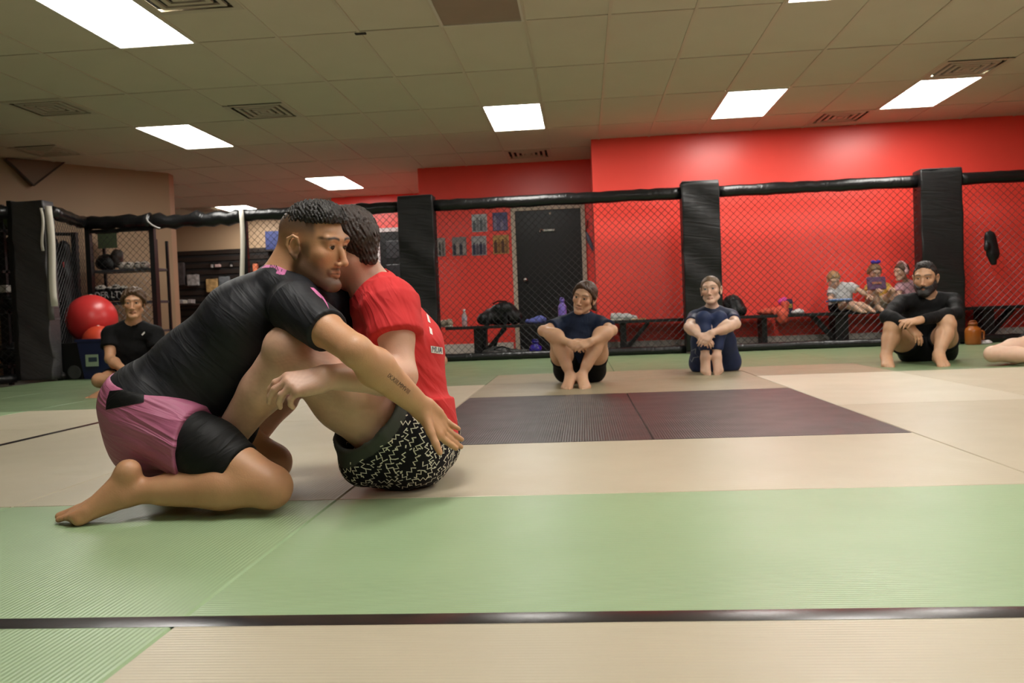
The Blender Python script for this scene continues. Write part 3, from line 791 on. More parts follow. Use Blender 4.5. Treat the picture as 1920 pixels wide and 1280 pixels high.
def letters_on(name, target, txt, size, u, v, ang, m, root, sx=1.0, bold=0.0, lift=.0012, label=None, shear=0.0):
    """lettering laid on a surface: size, place and slope in pixels of the photograph"""
    me = text_mesh(txt, size, bold); bv = bvh(target); ca, sa = math.cos(ang), math.sin(ang)
    bm = bmesh.new(); bm.from_mesh(me); bad = []
    for q in bm.verts:
        x, y = q.co.x * sx + shear * q.co.y, -q.co.y
        h = ray_px(bv, u + x * ca - y * sa, v + x * sa + y * ca, lift)
        if h is None: bad.append(q)
        else: q.co = h
    bmesh.ops.delete(bm, geom=bad, context='VERTS'); bm.to_mesh(me); bm.free()
    o = link(name, me, m, root)
    if label: o['label'] = label
    return o

def scatter_zigzag(name, target, m, root, n, keep, seed=1, size=.030, lift=.0012):
    """zigzag strokes printed all over a piece of cloth"""
    rs = np.random.RandomState(seed); me = target.data; nv = len(me.polygons)
    cen = np.zeros(nv * 3); nor = np.zeros(nv * 3); me.polygons.foreach_get('center', cen); me.polygons.foreach_get('normal', nor)
    cen = cen.reshape(-1, 3); nor = nor.reshape(-1, 3); ids = rs.permutation(nv); ids = ids[keep(cen[ids])]
    bv = bvh(target); pts = []; V_ = []; F_ = []
    def stroke(c, nn, line, w):
        nonlocal V_, F_
        a = unit(np.cross(nn, V3(.3, .2, 1))); b = np.cross(nn, a); base = len(V_); P_ = []
        for i, (x, y) in enumerate(line):
            d = np.array(line[min(i + 1, len(line) - 1)]) - np.array(line[max(i - 1, 0)]); d = d / (np.linalg.norm(d) + 1e-9); q = np.array([-d[1], d[0]]) * w
            for sg in (-1, 1):
                p = c + a * (x + q[0] * sg) + b * (y + q[1] * sg)
                loc, n2, _, _ = bv.find_nearest(Vector(p)); V_.append(tuple(np.array(loc) + np.array(n2) * lift))
        for i in range(len(line) - 1): k = base + 2 * i; F_.append((k, k + 1, k + 3, k + 2))
    for i in ids:
        c = cen[i]
        if pts and np.min(((np.array(pts) - c) ** 2).sum(1)) < (size * .64) ** 2: continue
        pts.append(c)
        if len(pts) > n: break
        t = rs.uniform(-.5, .5) + (math.pi / 2 if rs.rand() < .2 else 0); L = size * rs.uniform(.75, 1.0); k = 5
        ln = [((j % 2 - .5) * L * .34, (j / (k - 1) - .5) * L) for j in range(k)]; ln = [(x * math.cos(t) - y * math.sin(t), x * math.sin(t) + y * math.cos(t)) for x, y in ln]
        stroke(c, nor[i], ln, .0020)
        t2 = rs.uniform(0, 6.28); c2 = c + unit(np.cross(nor[i], rs.rand(3) - .5)) * size * .52
        stroke(c2, nor[i], [(0, 0), (.009 * math.cos(t2), .009 * math.sin(t2))], .0018)
    me2 = bpy.data.meshes.new(name); me2.from_pydata(V_, [], F_); o = link(name, me2, m, root, 'stuff'); return o
# ------------------------------------------------------------------ the kneeling man
M_RASH = mat('black_rash_guard', (0.006, 0.0065, 0.009), .60, attr='Col', spec=.35, crease=((.045, .5, .26), (0, -.75, .15), .34, .03), bump=.04, bscale=300)
M_COMP = mat('black_compression', (0.005, 0.005, 0.005), .6, spec=.25, crease=((.03, .2, .12), (0, .9, 0), .4, .02), bump=.04, bscale=400)
M_PINK = mat('mauve_shorts', srgb(172, 96, 128), .55, crease=((.25, .25, .035), (0, .45, 0), .7, .03), bump=.05, bscale=500)
M_PRINT_PINK = mat('pink_print', srgb(200, 112, 162), .6)
M_INK = mat('tattoo_ink', (0.035, 0.026, 0.022), .6)
M_HAIR_BLK = mat('black_hair', (0.012, 0.009, 0.008), .42, var=.3, vscale=60, crease=((.004, .004, .02), (0, .8, 0), .8, .006))
M_HAIR_BRN = mat('dark_brown_hair', (0.030, 0.017, 0.012), .45, var=.3, vscale=60, crease=((.004, .004, .022), (0, .3, 0), .8, .006))

A = dict(pel=at(283, 752, 2.46), che=at(468, 603, 2.50), nek=at(550, 522, 2.49), shR=at(552, 577, 2.345), elR=at(668, 658, 2.17), wrR=at(788, 762, 2.38),
         hipR=at(287, 787, 2.365), knR=at(503, 912, 2.28), anR=at(240, 926, 2.25))
A['hipL'] = A['hipR'] + V3(-.01, .18, 0); A['shL'] = A['shR'] + V3(.0, .33, .01); A['elL'] = V3(-.74, 2.90, .42); A['wrL'] = V3(-.62, 2.93, .26)
A['knL'] = at(508, 866, 2.66); A['anL'] = V3(-1.285, 2.57, .12); A['anR'] = V3(-1.250, 2.25, .078)
HA = Head(at(588, 463, 2.46), (.945, -.28, -.19), (-.03, -.06, 1), 1.0, 1.0)
A['nekdir'] = HA.P(0, -.02, -.05) - A['nek']
tipA = at(858, 828, 2.46)
hfA = unit(tipA - A['wrR'])
handA = hand(A['wrR'], hfA, (.52, -.58, .48), 1, 1.05, curl=[(-.05, .10, .06), (.0, .12, .08), (.10, .16, .1), (.2, .2, .12)], thumb=(.72, .75, .15), spread=-.07, tcurl=.1)
footA = foot(A['anR'], (-.70, -.10, -.70), (-.55, -.45, .70), 1, .96, td=(-.92, -.1, -.25))
footA2 = foot(A['anL'], (-.20, -.05, -.9), (-.95, -.1, .15), -1, .80, td=(.75, .1, -.30))
fadeA = lambda x, y, z: sstep(-.012, .055, z + .25 * np.maximum(0, -y - .03)) * sstep(.052, .036, y + .35 * np.maximum(0, z - .05)) * (1 - ((x > .0745) & (np.abs(y + .008) < .026) & (np.abs(z) < .04))) * (.25 + .62 * sstep(.01, .068, z))
_skinA = (0.55, 0.29, 0.155)
oA = person('kneeling man in black rash guard and mauve shorts hugging his partner', A, HA, _skinA, neck_r=.062, s=1.0, w=1.0, dpt=.98, hands=[handA, rc(A['nek'] + V3(-.03, 0, .0), HA.P(0, -.062, -.01), .058, .052, .03)], feet=[footA, footA2],
            h=.0065, hh=.0021, fres=0, colf=skin_cols(_skinA, HA, (.022, .013, .010), .95, .85, fadeA),
            fine=[(A['wrR'] - V3(.05, .09, .17), A['wrR'] + V3(.16, .12, .06), .003), (at(95, 1000, 2.2) - V3(.02, .12, .05), at(260, 870, 2.3) + V3(.0, .12, .03), .0035)], armn={'R': (.6, 0, .8)})
eyes(oA['body'], HA, gaze=unit(HA.F[1] + .25 * HA.F[0] - .12 * HA.F[2]))
# hair: short textured top, faded sides
topA = clip(U(HA.E((0, -.004, .056), (.074, .095, .079), .02), HA.E((0, .040, .090), (.058, .048, .040), .03)), (HA.P(0, .085, .079), -HA.F[2] + .12 * HA.F[1]), (HA.P(0, .094, .085), HA.F[1] + .3 * HA.F[2]),
            (HA.P(.068, 0, .06), HA.F[0] - .45 * HA.F[2]), (HA.P(-.068, 0, .06), -HA.F[0] - .45 * HA.F[2]), k=.012)
shape('hair', disp(topA, hairfn(.0035, 330, 3)), .0024, M_HAIR_BLK, oA['root'], it=0)
# rash guard
axA = unit(A['che'] - A['pel']); fwA = oA['fw']
hemA = (at(310, 737, 2.46), V3(-.38, 0, -.92))
fdA = folds(.0010, (88, 60), ((.85, .1, .35), (.95, -.1, .05)), 2, 2.2)
oA['belly'] = rc(lerp(A['pel'], A['che'], .05) + fwA * .085, lerp(A['pel'], A['che'], .80) + fwA * .075, .095, .085, .05, V3(0, 1, 0), 1.35)
_lo = oA['lo']; oA['lo'] = U(_lo, oA['belly'], k=.05)
rash = shirt_node(oA, A, .010, .56, [hemA], r=(.058, .051), neck=.067, fd=fdA); oA['lo'] = _lo
def rash_cols(v):
    c = np.tile(np.array([.0085, .0090, .0125]), (len(v), 1)); d = unit(A['nekdir']); q = v - (A['nek'] + d * .010); r = np.linalg.norm(q - np.outer(q @ d, d), axis=1)
    w = ((r + .006 * np.sin(v[:, 1] * 160)) < .094) & (v[:, 2] > A['nek'][2] - .035) & (v[:, 0] < A['nek'][0] + .012)
    c[w] = srgb(196, 108, 158); return c
shA = garment('rash_guard', rash, M_RASH, oA['root'], .0055, fine=[(A['nek'] - V3(.15, .2, .10), A['nek'] + V3(.10, .2, .12), .003)], cols=rash_cols)
# mauve shorts over black compression shorts
waistA = (at(310, 726, 2.46), V3(.38, 0, .92)); dR = unit(A['knR'] - A['hipR']); dL = unit(A['knL'] - A['hipL'])
def thigh_part(o, J, q, amt, t, d=None):
    n = unit(J['kn' + q] - J['hip' + q]) if d is None else d
    return clip(off(o['G'][q].th, amt), (lerp(J['hip' + q], J['kn' + q], t), n))
comp = U(clip(off(oA['lo'], .005), waistA), thigh_part(oA, A, 'R', .0065, .76), thigh_part(oA, A, 'L', .0065, .72))
garment('compression_shorts', comp, M_COMP, oA['root'], .0055)
th = [thigh_part(oA, A, 'R', .017, .40, unit(dR + V3(.15, 0, .35))), thigh_part(oA, A, 'L', .017, .36)]
short = U(clip(off(oA['lo'], .013), waistA), *th, el(A['hipR'] + V3(-.040, .03, -.055), (.105, .11, .115), None, .04))
short = clip(short, (lerp(A['hipR'], A['knR'], .40), unit(dR + V3(.15, 0, .35))))
short = disp(short, folds(.0028, (80, 60), ((.15, .2, .95), (.5, 0, .8)), 5, 1.4))
soA = garment('shorts', short, M_PINK, oA['root'], .0055)
print_on('waist_panel', soA, [[(206, 733), (238, 730), (270, 727), (270, 754), (235, 761), (199, 768), (200, 752)]], M_COMP, soA, label='black panel at the back waist')
print_on('sleeve_mark', shA, [[(581, 539), (588, 540), (606, 557), (614, 571), (617, 580), (611, 570), (604, 558), (597, 549), (591, 545), (594, 549), (604, 560), (602, 560), (592, 551)]], M_PRINT_PINK, shA, label='pink sleeve mark')
letters_on('collar_lettering', shA, 'NNY', 13, 519, 503, .30, mat('black_print', (.015, .012, .014), .6), shA, label='black lettering')
letters_on('tattoo', oA['body'], 'IX.XIII.MMVIII', 12.5, 747, 719, .70, M_INK, oA['body'], sx=.72, label='roman numeral tattoo on the forearm')
# ------------------------------------------------------------------ the seated man in red
M_REDTEE = mat('red_cotton', (0.60, 0.022, 0.024), .8, crease=((.05, .3, .22), (0, -.5, .2), .6, .04), bump=.06, bscale=500)
M_ZIG = mat('black_shorts_cloth', (0.006, 0.005, 0.009), .7, spec=.25, attr='Col', bump=.05, bscale=400)
M_ZIGW = mat('cream_zigzag_print', (0.80, 0.78, 0.66), .7)
M_GREYBAND = mat('grey_short_band', (0.10, 0.105, 0.095), .7, bump=.06, bscale=300)
M_WHITEPRINT = mat('white_print', (0.75, 0.72, 0.70), .6); M_NAVYPRINT = mat('navy_print', (0.02, 0.022, 0.06), .6)
B = dict(pel=at(772, 800, 2.68), che=at(748, 655, 2.68), nek=at(700, 545, 2.66), shL=at(733, 572, 2.52), elL=at(755, 705, 2.43), wrL=at(612, 707, 2.235),
         hipL=at(748, 828, 2.60), knL=at(537, 655, 2.335), anL=at(392, 875, 2.46), knR=at(548, 690, 2.85), anR=at(455, 850, 2.70))
B['hipR'] = B['hipL'] + V3(.0, .19, 0); B['shR'] = B['shL'] + V3(-.10, .33, -.02); B['elR'] = V3(-.76, 2.97, .42); B['wrR'] = V3(-.95, 2.90, .45)
HB = Head(at(652, 466, 2.63), (-.80, .55, -.22), (-.12, 0, 1), 1.0, 1.0)
B['nekdir'] = HB.P(0, -.02, -.05) - B['nek']
handB = hand(B['wrL'], at(545, 722, 2.19) - B['wrL'], (-.25, .60, -.78), -1, 1.08,
             curl=[(.45, .55, .35), (.50, .55, .35), (.62, .65, .4), (.75, .8, .4)], thumb=(.5, .8, .5), spread=.10)
footB = foot(B['anL'], (-.95, .1, -.2), (-.1, 0, -1), -1, 1.0); footB2 = foot(B['anR'], (-.95, .1, -.25), (-.2, 0, -1), 1, 1.0)
_skinB = (0.64, 0.385, 0.275)
def hairy(v, c):
    n = np.sin(v[:, 0] * 190 + 9 * np.sin(v[:, 2] * 60)) * np.sin(v[:, 2] * 170 + 7 * np.sin(v[:, 0] * 50)); leg_m = sstep(-.66, -.72, v[:, 0]) * (v[:, 2] < .55)
    return c * (1 - (leg_m * (.06 + .04 * n))[:, None] * np.array([1, 1.15, 1.2]))
oB = person('seated man in red tee and black zigzag shorts, knees raised', B, HB, _skinB, neck_r=.062, s=1.02, dpt=.98, hands=[handB], feet=[footB, footB2], h=.0065, hh=.004, fres=0,
            colf=skin_cols(_skinB, HB, extra=hairy), fine=[(B['wrL'] - V3(.17, .12, .12), B['wrL'] + V3(.05, .12, .07), .003)], leg_r=(.098, .088, .060, .056, .036), armn={'L': (0, 0, 1)})
hb = clip(U(HB.E((0, -.014, .040), (.083, .107, .090), .02), HB.R((0, -.075, .0), (0, -.075, -.055), .045, .03, .03)), (HB.P(0, .035, .012), .75 * HB.F[1] - .66 * HB.F[2]), (HB.P(0, -.03, -.045), .5 * HB.F[1] - .86 * HB.F[2]), k=.01)
shape('hair', disp(hb, hairfn(.0028, 300, 8)), .0028, M_HAIR_BRN, oB['root'], it=0)
hemB = (B['pel'] - V3(0, 0, .045), V3(-.50, 0, -.86))
tee = shirt_node(oB, B, .017, .47, [hemB], r=(.064, .064), neck=.070, fd=folds(.0030, (60, 44), ((.4, .2, .9), (.8, .1, -.4)), 9, 1.6))
tail = rc(at(822, 752, 2.62), at(846, 828, 2.60), .045, .022, .03, V3(0, 1, 0), 2.4, flat=True)
teeB = garment('tee_shirt', U(tee, tail), M_REDTEE, oB['root'], .0055)
wB = (B['pel'] + V3(0, 0, .05), V3(0, 0, 1)); TH = .31
def tubeB(q, a, b_, r0, r1, k=.03): return rc(lerp(B['hip' + q], B['kn' + q], a), lerp(B['hip' + q], B['kn' + q], b_), r0, r1, k, flat=True)
zs = U(clip(off(oB['lo'], .022), wB), *[tubeB(q, -.15, TH, .126, .132) for q in 'LR'], rc(at(684, 862, 2.55), at(786, 852, 2.62), .078, .100, .04, V3(0, 1, 0), 1.15), rc(at(684, 862, 2.55) + V3(0, .22, 0), at(786, 852, 2.62) + V3(0, .18, 0), .078, .10, .04))
zs = cut(zs, *[tubeB(q, TH - .10, TH + .3, .118, .124, .003) for q in 'LR'])
zs = clip(zs, (V3(0, 0, .004), V3(0, 0, -1)))
dB = (B['knL'] - B['hipL']); lB = np.linalg.norm(dB); dB = dB / lB
def zig_cols(v):
    c = np.tile(np.array([.006, .005, .009]), (len(v), 1)); t = (v - B['hipL']) @ dB / lB
    c[(t > TH - .085) & (v[:, 1] < B['hipL'][1] + .09)] = (.060, .065, .056); return c
zsB = garment('shorts', disp(zs, folds(.003, (40, 30), ((.6, .2, .6), (.2, 0, .9)), 4, 1)), M_ZIG, oB['root'], .005, cols=zig_cols)
scatter_zigzag('zigzag_print', zsB, M_ZIGW, zsB, 620, lambda c: ((c - B['hipL']) @ dB / lB < TH - .095) & (c[:, 2] > .02) & (c[:, 2] < .34), size=.040)
print_on('shirt_patch', teeB, [[(807, 648), (829, 651), (830, 664), (808, 661)]], M_WHITEPRINT, teeB, label='white patch on the shirt back')
print_on('back_print', teeB, [[(793, 552), (797, 556), (802, 572), (797, 570)], [(799, 588), (803, 592), (807, 606), (802, 603)], [(804, 612), (809, 617), (811, 628), (806, 625)]], M_WHITEPRINT, teeB, label='white print wrapping round from the back')
letters_on('shirt_lettering', teeB, 'MUA', 15, 818, 656, .12, M_NAVYPRINT, teeB, sx=.6, lift=.0028, label='dark lettering on the shirt back')
# ------------------------------------------------------------------ people sitting round the mat
M_NAVYTEE = mat('navy_tee', (0.008, 0.016, 0.040), .75, spec=.25, var=.5, vscale=9, crease=((.05, .2, .15), (0, .4, 0), .4, .03))
M_BLACKTEE = mat('black_cotton', (0.0045, 0.0045, 0.005), .8, spec=.2, crease=((.05, .2, .15), (0, .5, 0), .4, .03))
M_NAVYLEG = mat('navy_leggings', (0.014, 0.026, 0.080), .6, spec=.3, var=.15, vscale=20)
M_BLACKSHORT = mat('black_shorts', (0.0035, 0.0035, 0.004), .75, spec=.2)
def hair_cap(H, grow=.008, face=(.035, .012), nape=(-.03, -.045), extra=(), amp=.002, f=260, seed=1, k=.01):
    g = U(H.E((0, -.014, .041), (.075 + grow, .097 + grow, .080 + grow), .02), *extra)
    return disp(clip(g, (H.P(0, *face), .75 * H.F[1] - .66 * H.F[2]), (H.P(0, *nape), .5 * H.F[1] - .86 * H.F[2]), k=k), hairfn(amp, f, seed))
def zset(J, **kw):
    for k, z in kw.items(): J[k] = np.array([J[k][0], J[k][1], z])
def shorts_node(o, J, loose=.008, t=.55, waist=None):
    g = [clip(off(o['lo'], loose), waist)] if waist else [off(o['lo'], loose)]
    for q in 'RL':
        n = unit(J['kn' + q] - J['hip' + q]); g.append(clip(off(o['G'][q].th, loose), (lerp(J['hip' + q], J['kn' + q], t), n)))
    return clip(U(*g), (V3(0, 0, .003), V3(0, 0, -1)))

# woman in navy tee
W = dict(pel=at(1086, 684, 6.42), che=at(1089, 630, 6.36), nek=at(1090, 594, 6.32), shR=at(1053, 609, 6.32), shL=at(1126, 609, 6.32), elR=at(1018, 620, 6.10), elL=at(1148, 619, 6.10),
         wrR=at(1066, 642, 5.96), wrL=at(1108, 640, 5.95), hipR=at(1062, 694, 6.38), hipL=at(1112, 694, 6.38), knR=at(1044, 632, 6.06), knL=at(1126, 628, 6.06), anR=at(1070, 712, 6.00), anL=at(1091, 711, 5.99))
zset(W, anR=.078, anL=.078)
HW = Head(at(1095, 559, 6.28), (-.34, -.93, -.10), (.30, 0, 1), .97, .2); W['nekdir'] = HW.P(0, -.02, -.05) - W['nek']
hW = [hand(W['wrR'], (.85, -.25, -.30), (.1, .75, -.6), 1, .86, curl=[(.5, .5, .3)] * 4), hand(W['wrL'], (-.85, -.30, -.30), (-.1, .75, -.6), -1, .86, curl=[(.3, .3, .2)] * 4)]
fW = [foot(W['anR'], (-.25, -.95, -.12), (0, -.1, -1), 1, .88), foot(W['anL'], (.20, -.97, -.12), (0, -.1, -1), -1, .88)]
oW = person('woman in navy tee sitting hugging bare knees before the dark door', W, HW, (.58, .34, .21), neck_r=.048, s=.88, w=.95, dpt=.95, bust=.02, hands=hW, feet=fW, h=.008, hh=.0034,
            colf=skin_cols((.58, .34, .21), HW, (.05, .026, .014), .75), leg_r=(.092, .086, .060, .054, .034))
eyes(oW['body'], HW)
shape('hair', hair_cap(HW, .014, (.045, .048), (-.02, -.05), [HW.R((.02, .072, .095), (-.085, .045, .0), .024, .018, .02), HW.R((.03, .07, .09), (.082, .02, .01), .018, .014, .02), HW.R((-.085, .03, .0), (-.082, -.03, -.10), .02, .014, .02), HW.R((.03, .075, .070), (-.070, .030, .010), .022, .020, .02), HW.R((-.076, .02, .02), (-.078, .0, -.06), .018, .012, .02), HW.R((-.02, -.09, .0), (-.085, -.08, -.11), .034, .016, .02)], .0018, 240, 4), .0038, mat('brown_hair', (.060, .030, .017), .5, var=.3, vscale=50), oW['root'])
garment('tee_shirt', shirt_node(oW, W, .010, .62, None, s=.88, r=(.054, .060), neck=.056, fd=folds(.0025, (50, 40), ((.5, .1, .8), (.8, 0, -.4)), 3, 1.2)), M_NAVYTEE, oW['root'], .008)
garment('shorts', shorts_node(oW, W, .008, .42), M_BLACKSHORT, oW['root'], .008)

# woman in navy rash guard and leggings
Q = dict(pel=at(1340, 670, 7.10), che=at(1338, 612, 7.05), nek=at(1335, 583, 7.02), shR=at(1303, 596, 7.02), shL=at(1371, 594, 7.02), elR=at(1291, 613, 6.80), elL=at(1380, 607, 6.80),
         wrR=at(1312, 630, 6.64), wrL=at(1334, 624, 6.63), hipR=at(1316, 680, 7.06), hipL=at(1366, 678, 7.06), knR=at(1319, 598, 6.80), knL=at(1349, 598, 6.80), anR=at(1322, 668, 6.72), anL=at(1344, 667, 6.72))
HQ = Head(at(1333, 545, 6.98), (-.30, -.95, .06), (-.06, 0, 1), .96, .2); Q['nekdir'] = HQ.P(0, -.02, -.05) - Q['nek']
hQ = [hand(Q['wrR'], (.7, -.25, -.55), (.1, .8, -.5), 1, .86, curl=[(.5, .5, .3)] * 4), hand(Q['wrL'], (-.7, -.30, -.6), (-.1, .75, -.6), -1, .86, curl=[(.3, .3, .2)] * 4)]
fQ = [foot(Q['anR'], (-.05, -.62, -.72), (0, .6, -.8), 1, .80), foot(Q['anL'], (.05, -.62, -.72), (0, .6, -.8), -1, .80)]
oQ = person('woman in navy leggings hugging her knees against the padded post', Q, HQ, (.63, .41, .30), neck_r=.048, s=.88, w=1.0, dpt=.98, bust=.02, hands=hQ, feet=fQ, h=.008, hh=.0034,
            colf=skin_cols((.63, .41, .30), HQ, (.10, .060, .035), .6), leg_r=(.105, .090, .060, .056, .035))
eyes(oQ['body'], HQ, iris=MAT_BLUE_IRIS)
shape('hair', hair_cap(HQ, .005, (.045, .040), (-.02, -.03), [HQ.E((0, -.105, .03), (.03, .028, .03), .02)], .0014, 240, 5), .0038, mat('dark_blond_hair', (.13, .080, .045), .5, var=.3, vscale=50), oQ['root'])
garment('rash_guard', shirt_node(oQ, Q, .008, .60, None, s=.88, r=(.052, .054), neck=.056), mat('navy_rash_guard', (.013, .020, .052), .55, spec=.3, var=.4, vscale=14), oQ['root'], .008)
lg = clip(U(off(oQ['lo'], .008), *[off(oQ['G'][q].th, .006) for q in 'RL'], *[clip(off(oQ['G'][q].sh, .006), (lerp(Q['kn' + q], Q['an' + q], .86), unit(Q['an' + q] - Q['kn' + q]))) for q in 'RL']), (V3(0, 0, .003), V3(0, 0, -1)))
lgo = garment('leggings', lg, M_NAVYLEG, oQ['root'], .008)
st = [(1296 + (7 if i % 2 else 14) * math.cos(i * math.pi / 5 + .3), 664 + (7 if i % 2 else 14) * math.sin(i * math.pi / 5 + .3)) for i in range(11)]
print_on('star_print', lgo, [[st[i], st[i + 1], (st[i + 1][0] + 1.5, st[i + 1][1] + 1), (st[i][0] + 1.5, st[i][1] + 1)] for i in range(10)], mat('grey_print', (.16, .18, .24), .6), lgo, label='grey star outline on the hip')

# bearded man
Mn = dict(pel=at(1738, 650, 7.52), che=at(1738, 592, 7.46), nek=at(1737, 560, 7.40), shR=at(1690, 568, 7.40), shL=at(1787, 564, 7.40), elR=at(1662, 594, 7.15), elL=at(1793, 588, 7.15),
          wrR=at(1706, 610, 6.98), wrL=at(1724, 600, 6.95), hipR=at(1714, 658, 7.45), hipL=at(1766, 656, 7.45), knR=at(1673, 618, 7.10), knL=at(1776, 609, 7.05), anR=at(1661, 670, 7.04), anL=at(1760, 671, 6.90))
zset(Mn, anR=.085, anL=.085)
HM = Head(at(1735, 523, 7.36), (-.52, -.84, -.08), (0, 0, 1), 1.10, 1.0); Mn['nekdir'] = HM.P(0, -.02, -.05) - Mn['nek']
hM = [hand(Mn['wrR'], (.45, -.25, -.85), (-.4, .7, -.3), 1, 1.05, curl=[(.2, .3, .2)] * 4), hand(Mn['wrL'], (-.85, -.3, -.1), (0, .4, -.9), -1, 1.05, curl=[(.3, .5, .3)] * 4)]
fM = [foot(Mn['anR'], (-.25, -.95, -.12), (0, -.1, -1), 1, 1.0), foot(Mn['anL'], (-.1, -.97, -.12), (0, -.1, -1), -1, 1.0)]
oM = person('bearded man in long sleeved black top sitting with raised bare knees', Mn, HM, (.50, .285, .165), neck_r=.066, s=1.08, w=1.06, dpt=1.02, hands=hM, feet=fM, h=.009, hh=.0036,
            colf=skin_cols((.50, .285, .165), HM, (.014, .010, .008), .95, .5), leg_r=(.094, .086, .062, .058, .036))
eyes(oM['body'], HM, r=.0108, gaze=unit(HM.F[1] + .15 * HM.F[0] - .15 * HM.F[2]))
shape('hair', hair_cap(HM, .006, (.036, .052), (-.03, -.005), [HM.E((0, .015, .105), (.055, .055, .030), .02)], .0030, 200, 6), .004, M_HAIR_BLK, oM['root'])
bd = clip(off(U(*HM.base()[1:]), .010), (HM.P(0, .075, -.048), .55 * HM.F[2] + .30 * HM.F[1]), (HM.P(0, -.005, 0), -HM.F[1]), k=.008)
bd = U(cut(bd, HM.E((0, .10, -.066), (.020, .03, .009), .004)), HM.R((-.024, .086, -.062), (0, .098, -.054), .006, .007, .006), HM.R((.024, .086, -.062), (0, .098, -.054), .006, .007, .006))
shape('beard', disp(bd, hairfn(.0016, 260, 7)), .0036, M_HAIR_BLK, oM['root'])
garment('long_sleeve_top', shirt_node(oM, Mn, .008, long=.94, s=1.08, neck=.070, fd=folds(.002, (60, 50), ((.5, .1, .8), (.8, 0, -.4)), 3, 1.2)), mat('charcoal_top', (.0045, .0045, .005), .7, spec=.2, crease=((.05, .2, .15), (0, .5, 0), .4, .03)), oM['root'], .009)
garment('shorts', shorts_node(oM, Mn, .014, .50), M_BLACKSHORT, oM['root'], .009)

# young man cross-legged at the left
Y = dict(pel=at(246, 706, 7.05), che=at(248, 652, 7.02), nek=at(250, 609, 6.97), shR=at(207, 626, 6.95), shL=at(291, 626, 6.99), elR=at(206, 673, 6.85), elL=at(299, 675, 6.9), wrR=at(238, 698, 6.66), wrL=at(264, 700, 6.66),
         hipR=at(226, 714, 7.0), hipL=at(267, 714, 7.0), knR=at(188, 716, 6.66), knL=at(312, 716, 6.72), anR=at(262, 735, 6.52), anL=at(208, 736, 6.46))
zset(Y, knR=.12, knL=.12, anR=.06, anL=.06)
HY = Head(at(251, 569, 6.92), (.34, -.93, -.08), (.02, 0, 1), 1.02, .7); Y['nekdir'] = HY.P(0, -.02, -.05) - Y['nek']
oY = person('young man with wavy brown hair sitting cross-legged before the exercise balls', Y, HY, (.52, .275, .155), neck_r=.058, s=.98, hands=[hand(Y['wrR'], (.8, -.4, -.3), (0, .3, -1), 1, 1.0), hand(Y['wrL'], (-.8, -.4, -.3), (0, .3, -1), -1, 1.0)],
            feet=[foot(Y['anL'], (-.85, -.4, -.1), (-.2, .4, -.9), -1, .95), foot(Y['anR'], (.85, -.4, -.1), (.2, .4, -.9), 1, .95)], h=.009, hh=.0036, colf=skin_cols((.52, .275, .155), HY, (.04, .022, .012), .8))
eyes(oY['body'], HY)
shape('hair', hair_cap(HY, .018, (.045, .038), (-.03, -.035), [HY.R((-.02, .085, .085), (.065, .070, .040), .022, .016, .02), HY.R((.0, .085, .085), (-.075, .055, .030), .022, .018, .02), HY.R((-.085, .03, .03), (-.082, .005, -.015), .016, .012, .02), HY.R((.085, .03, .03), (.082, .005, -.01), .016, .012, .02)], .004, 120, 9), .004, mat('wavy_brown_hair', (.075, .040, .020), .5, var=.4, vscale=40), oY['root'])
ty = garment('tee_shirt', shirt_node(oY, Y, .013, .55, None, r=(.056, .062), neck=.066, fd=folds(.003, (45, 36), ((.5, .1, .8), (.8, 0, -.4)), 5, 1.2)), M_BLACKTEE, oY['root'], .009)
print_on('chest_mark', ty, [[(265, 627), (271, 621), (272, 624), (267, 629)]], M_WHITEPRINT, ty, label='tiny white chest mark')
garment('shorts', shorts_node(oY, Y, .012, .55), M_BLACKSHORT, oY['root'], .01)

def pose(bx, by, face, pts):
    f = unit([face[0], face[1], 0]); r = np.cross(f, V3(0, 0, 1)); return {k: V3(bx, by, 0) + r * p[0] + f * p[1] + V3(0, 0, p[2]) for k, p in pts.items()}
CROSS = dict(pel=(0, 0, .15), che=(0, .03, .42), nek=(0, .05, .575), shR=(.185, .04, .545), shL=(-.185, .04, .545), elR=(.25, .12, .31), elL=(-.25, .12, .31), wrR=(.12, .30, .20), wrL=(-.12, .30, .20),
             hipR=(.09, .02, .11), hipL=(-.09, .02, .11), knR=(.32, .28, .11), knL=(-.32, .28, .11), anR=(-.06, .36, .055), anL=(.08, .40, .055))
# person far behind the two men
Z = pose(-1.755, 8.25, (.3, -1), CROSS); fz = unit([.3, -1, 0])
HZ = Head(V3(-1.72, 8.17, .735), (.55, -.83, -.1), (0, 0, 1), 1.0, .6); Z['nekdir'] = V3(0, 0, 1)
oZ = person('dark haired person glimpsed far behind, between the two grappling men', Z, HZ, (.55, .33, .21), h=.012, hh=.005, fres=.007, hands=[hand(Z['wrR'], fz, (0, 0, -1), 1), hand(Z['wrL'], fz, (0, 0, -1), -1)], feet=[foot(Z['anR'], (-1, 0, 0), (0, 0, -1), 1), foot(Z['anL'], (1, 0, 0), (0, 0, -1), -1)])
shape('hair', hair_cap(HZ, .012, (.04, .02), (-.02, -.05), [], .002, 200, 3), .005, M_HAIR_BLK, oZ['root'])
garment('tee_shirt', shirt_node(oZ, Z, .012, .55, None, neck=.064), M_BLACKTEE, oZ['root'], .012)
garment('shorts', shorts_node(oZ, Z, .012, .6), M_BLACKSHORT, oZ['root'], .012)
